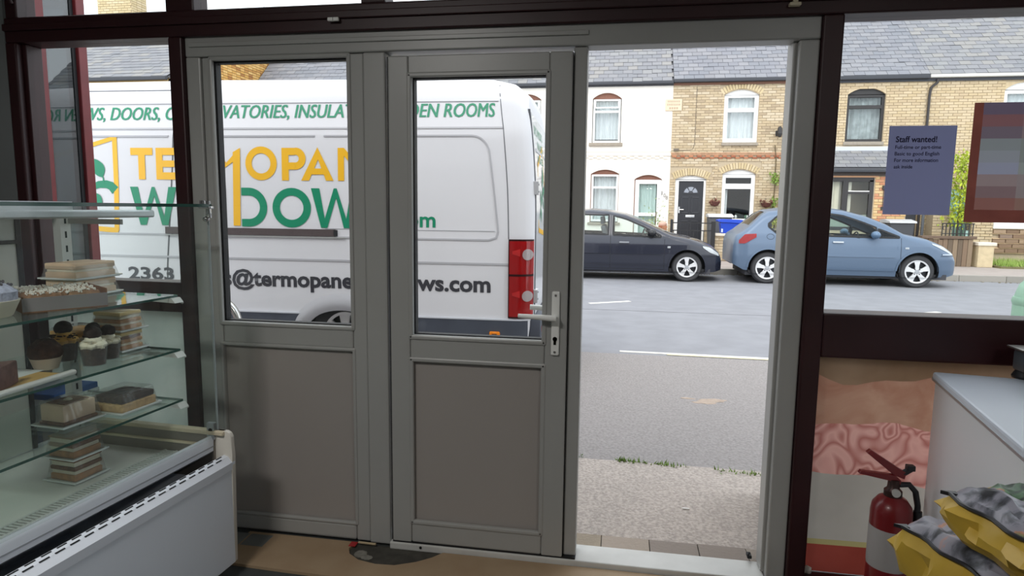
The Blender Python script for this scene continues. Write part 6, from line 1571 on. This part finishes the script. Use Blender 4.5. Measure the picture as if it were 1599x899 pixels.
for r, row in enumerate(PCOL):
    for c, cc in enumerate(row):
        x0 = 1.235+.128*c; z1 = 1.84-.0411*r
        MB().grid([[(x, -.0066, z) for z in (z1-.0411, z1)] for x in (x0, x0+.128)]).build('picture_patch', sheet_mat('poster_tone_%d_%d' % (r, c), tuple(min(255, int(v*1.28)) for v in cc), .45), t)
# bags
def bag_mat():
    m = bpy.data.materials.new('printed_bag'); m.use_nodes = True; n = m.node_tree.nodes; l = m.node_tree.links; b = n['Principled BSDF']; b.inputs['Roughness'].default_value = .38
    tc = n.new('ShaderNodeTexCoord'); mp = n.new('ShaderNodeMapping'); mp.inputs['Scale'].default_value = (4.5, 8, 4.5); mp.inputs['Rotation'].default_value = (0, 0, .5)
    l.new(tc.outputs['Object'], mp.inputs['Vector'])
    nz = n.new('ShaderNodeTexNoise'); nz.inputs['Scale'].default_value = 1.3; nz.inputs['Detail'].default_value = 5; nz.inputs['Distortion'].default_value = 1.1; l.new(mp.outputs['Vector'], nz.inputs['Vector'])
    r = n.new('ShaderNodeValToRGB')
    for _ in range(5): r.color_ramp.elements.new(.5)
    for i, (p, c) in enumerate(((.34, (26, 26, 32)), (.39, (88, 90, 100)), (.44, (142, 142, 154)), (.53, (152, 150, 162)), (.56, (196, 140, 116)), (.60, (96, 138, 96)), (.66, (34, 50, 40)))):
        r.color_ramp.elements[i].position = p; r.color_ramp.elements[i].color = rgb(c)
    l.new(nz.outputs['Fac'], r.inputs['Fac']); l.new(r.outputs['Color'], b.inputs['Base Color'])
    return m
BAGP = bag_mat(); BAGY = mat('yellow_bag_film', (208, 172, 66), .4, var=.10, scale=7, bump=.3); BAGK = mat('black_bag_film', (34, 34, 38), .35)
def bag(label, loc, rz, L, Wd, H, tilt=0.0, seed=1):
    t = thing('charcoal_bag', label, 'bag', loc, rz, None); INV[t] = Matrix.Identity(4); rs = random.Random(seed)
    NX, NY = 18, 14
    def surf(u, v, top):
        e = (1-abs(u)**4)*(1-abs(v)**4); k = H/2*(.60+.40*e**.5)
        w_ = .012*math.sin(7*u+seed)*math.cos(5*v+2*seed)+.006*math.sin(19*u+3*v+seed)+.004*math.sin(31*v+11*u)
        x = u*Wd/2*(1-.05*abs(v)**3); y = v*L/2*(1-.05*abs(u)**3)
        return (x+.006*math.sin(9*v+seed), y+.006*math.sin(8*u), H/2+(k if top else -k)+(w_ if top else 0)*e+x*tilt)
    us = [-1+2*i/NX for i in range(NX+1)]; vs_ = [-1+2*j/NY for j in range(NY+1)]
    MB().grid([[surf(u, v, True) for v in vs_] for u in us]).build('printed_top', BAGP, t, True)
    b = MB(); b.grid([[surf(u, v, False) for v in vs_] for u in us])
    rim = [(u, -1) for u in us]+[(1, v) for v in vs_[1:]]+[(u, 1) for u in reversed(us[:-1])]+[(-1, v) for v in reversed(vs_[:-1])]
    rows = [[], [], [], [], []]
    for q, (u, v) in enumerate(rim):
        a, c = Vector(surf(u, v, True)), Vector(surf(u, v, False)); out = Vector((u, v, 0)).normalized()
        for k in range(5):
            f = k/4; wob = .012*math.sin(q*1.7+k)+.01*math.sin(q*.6+2*k)
            rows[k].append(a.lerp(c, f)+out*(math.sin(PI*f)*(.02+wob)))
    b.grid(rows); b.build('yellow_side', BAGY, t, True, angle=25)
    # dark folded seam along the top edge and a crimped torn flap
    b = MB(); b.tube([Vector(surf(u, -1, True))+Vector((0, -.004, .002)) for u in us], .0045, 6); b.tube([Vector(surf(-1, v, True))+Vector((-.004, 0, .002)) for v in vs_], .0045, 6); b.build('black_seam', BAGK, t, True)
    b = MB(); rows = []
    for i, u in enumerate(us):
        p = Vector(surf(u, -1, True)); rows.append([p+Vector((0, -.004-.012*(i % 2), .0)), p+Vector((.004*(i % 3), -.03-.014*((i*7) % 3), -.03-.008*((i*5) % 3)))])
    b.grid(rows); bmesh.ops.solidify(b.bm, geom=b.bm.faces[:], thickness=.001); b.build('crumpled_flap', BAGY, t, False)
    c0 = Vector(surf(-1, 1, True)); b = MB(); b.prism([(c0.x-.016, c0.y+.012), (c0.x+.012, c0.y+.004), (c0.x+.006, c0.y-.012)], 'z', c0.z-.003, c0.z+.005); b.build('black_corner_fold', BAGK, t)
    return t
st = thing('wooden_crate', 'low wooden crate under the charcoal bags beside the freezer', 'crate', (.80, -1.21, -.012))
WD = mat('crate_wood', (150, 118, 84), .8, var=.12, scale=10, stretch=(1, 6, 1))
for k in range(6):
    part('crate_slat', WD, st, (.68, .695, -1.38, -1.03, .0+.095*k, .08+.095*k)); part('crate_slat', WD, st, (.945, .96, -1.38, -1.03, .0+.095*k, .08+.095*k)); part('crate_slat', WD, st, (.695, .945, -1.045, -1.03, .0+.095*k, .08+.095*k))
part('crate_top', WD, st, (.68, .96, -1.38, -1.03, .570, .585))
for x0 in (.695, .92):
    for y0 in (-1.37, -1.07): part('crate_post', WD, st, (x0, x0+.025, y0, y0+.025, -.012, .570))
bag('yellow charcoal bag with a grey printed top, lower left of the two', (.822, -1.114, .586), .33, .34, .21, .180, 0.0, 2)
bag('yellow charcoal bag with a grey printed top, upper right of the two', (.843, -1.235, .772), .26, .34, .21, .120, .05, 5)

# ------------------------------------------------------------------ shared group names
GROUPS = {'terraced_house': 'terraced houses over the road', 'car': 'cars parked at the far kerb', 'cake_box': 'boxed cakes in the display case', 'dessert_cup': 'dessert cups on the middle shelf', 'charcoal_bag': 'charcoal bags beside the freezer', 'wheelie_bin': 'wheelie bins in the front gardens', 'garden_wall': 'low garden walls over the road', 'gate_pier': 'gate piers over the road', 'wall_planter': 'wall planters on the brick house'}
for o in list(COL.objects):
    if o.parent is None and o.get('label'):
        gname = GROUPS.get(o.name.split('.')[0])
        if gname: o['group'] = gname
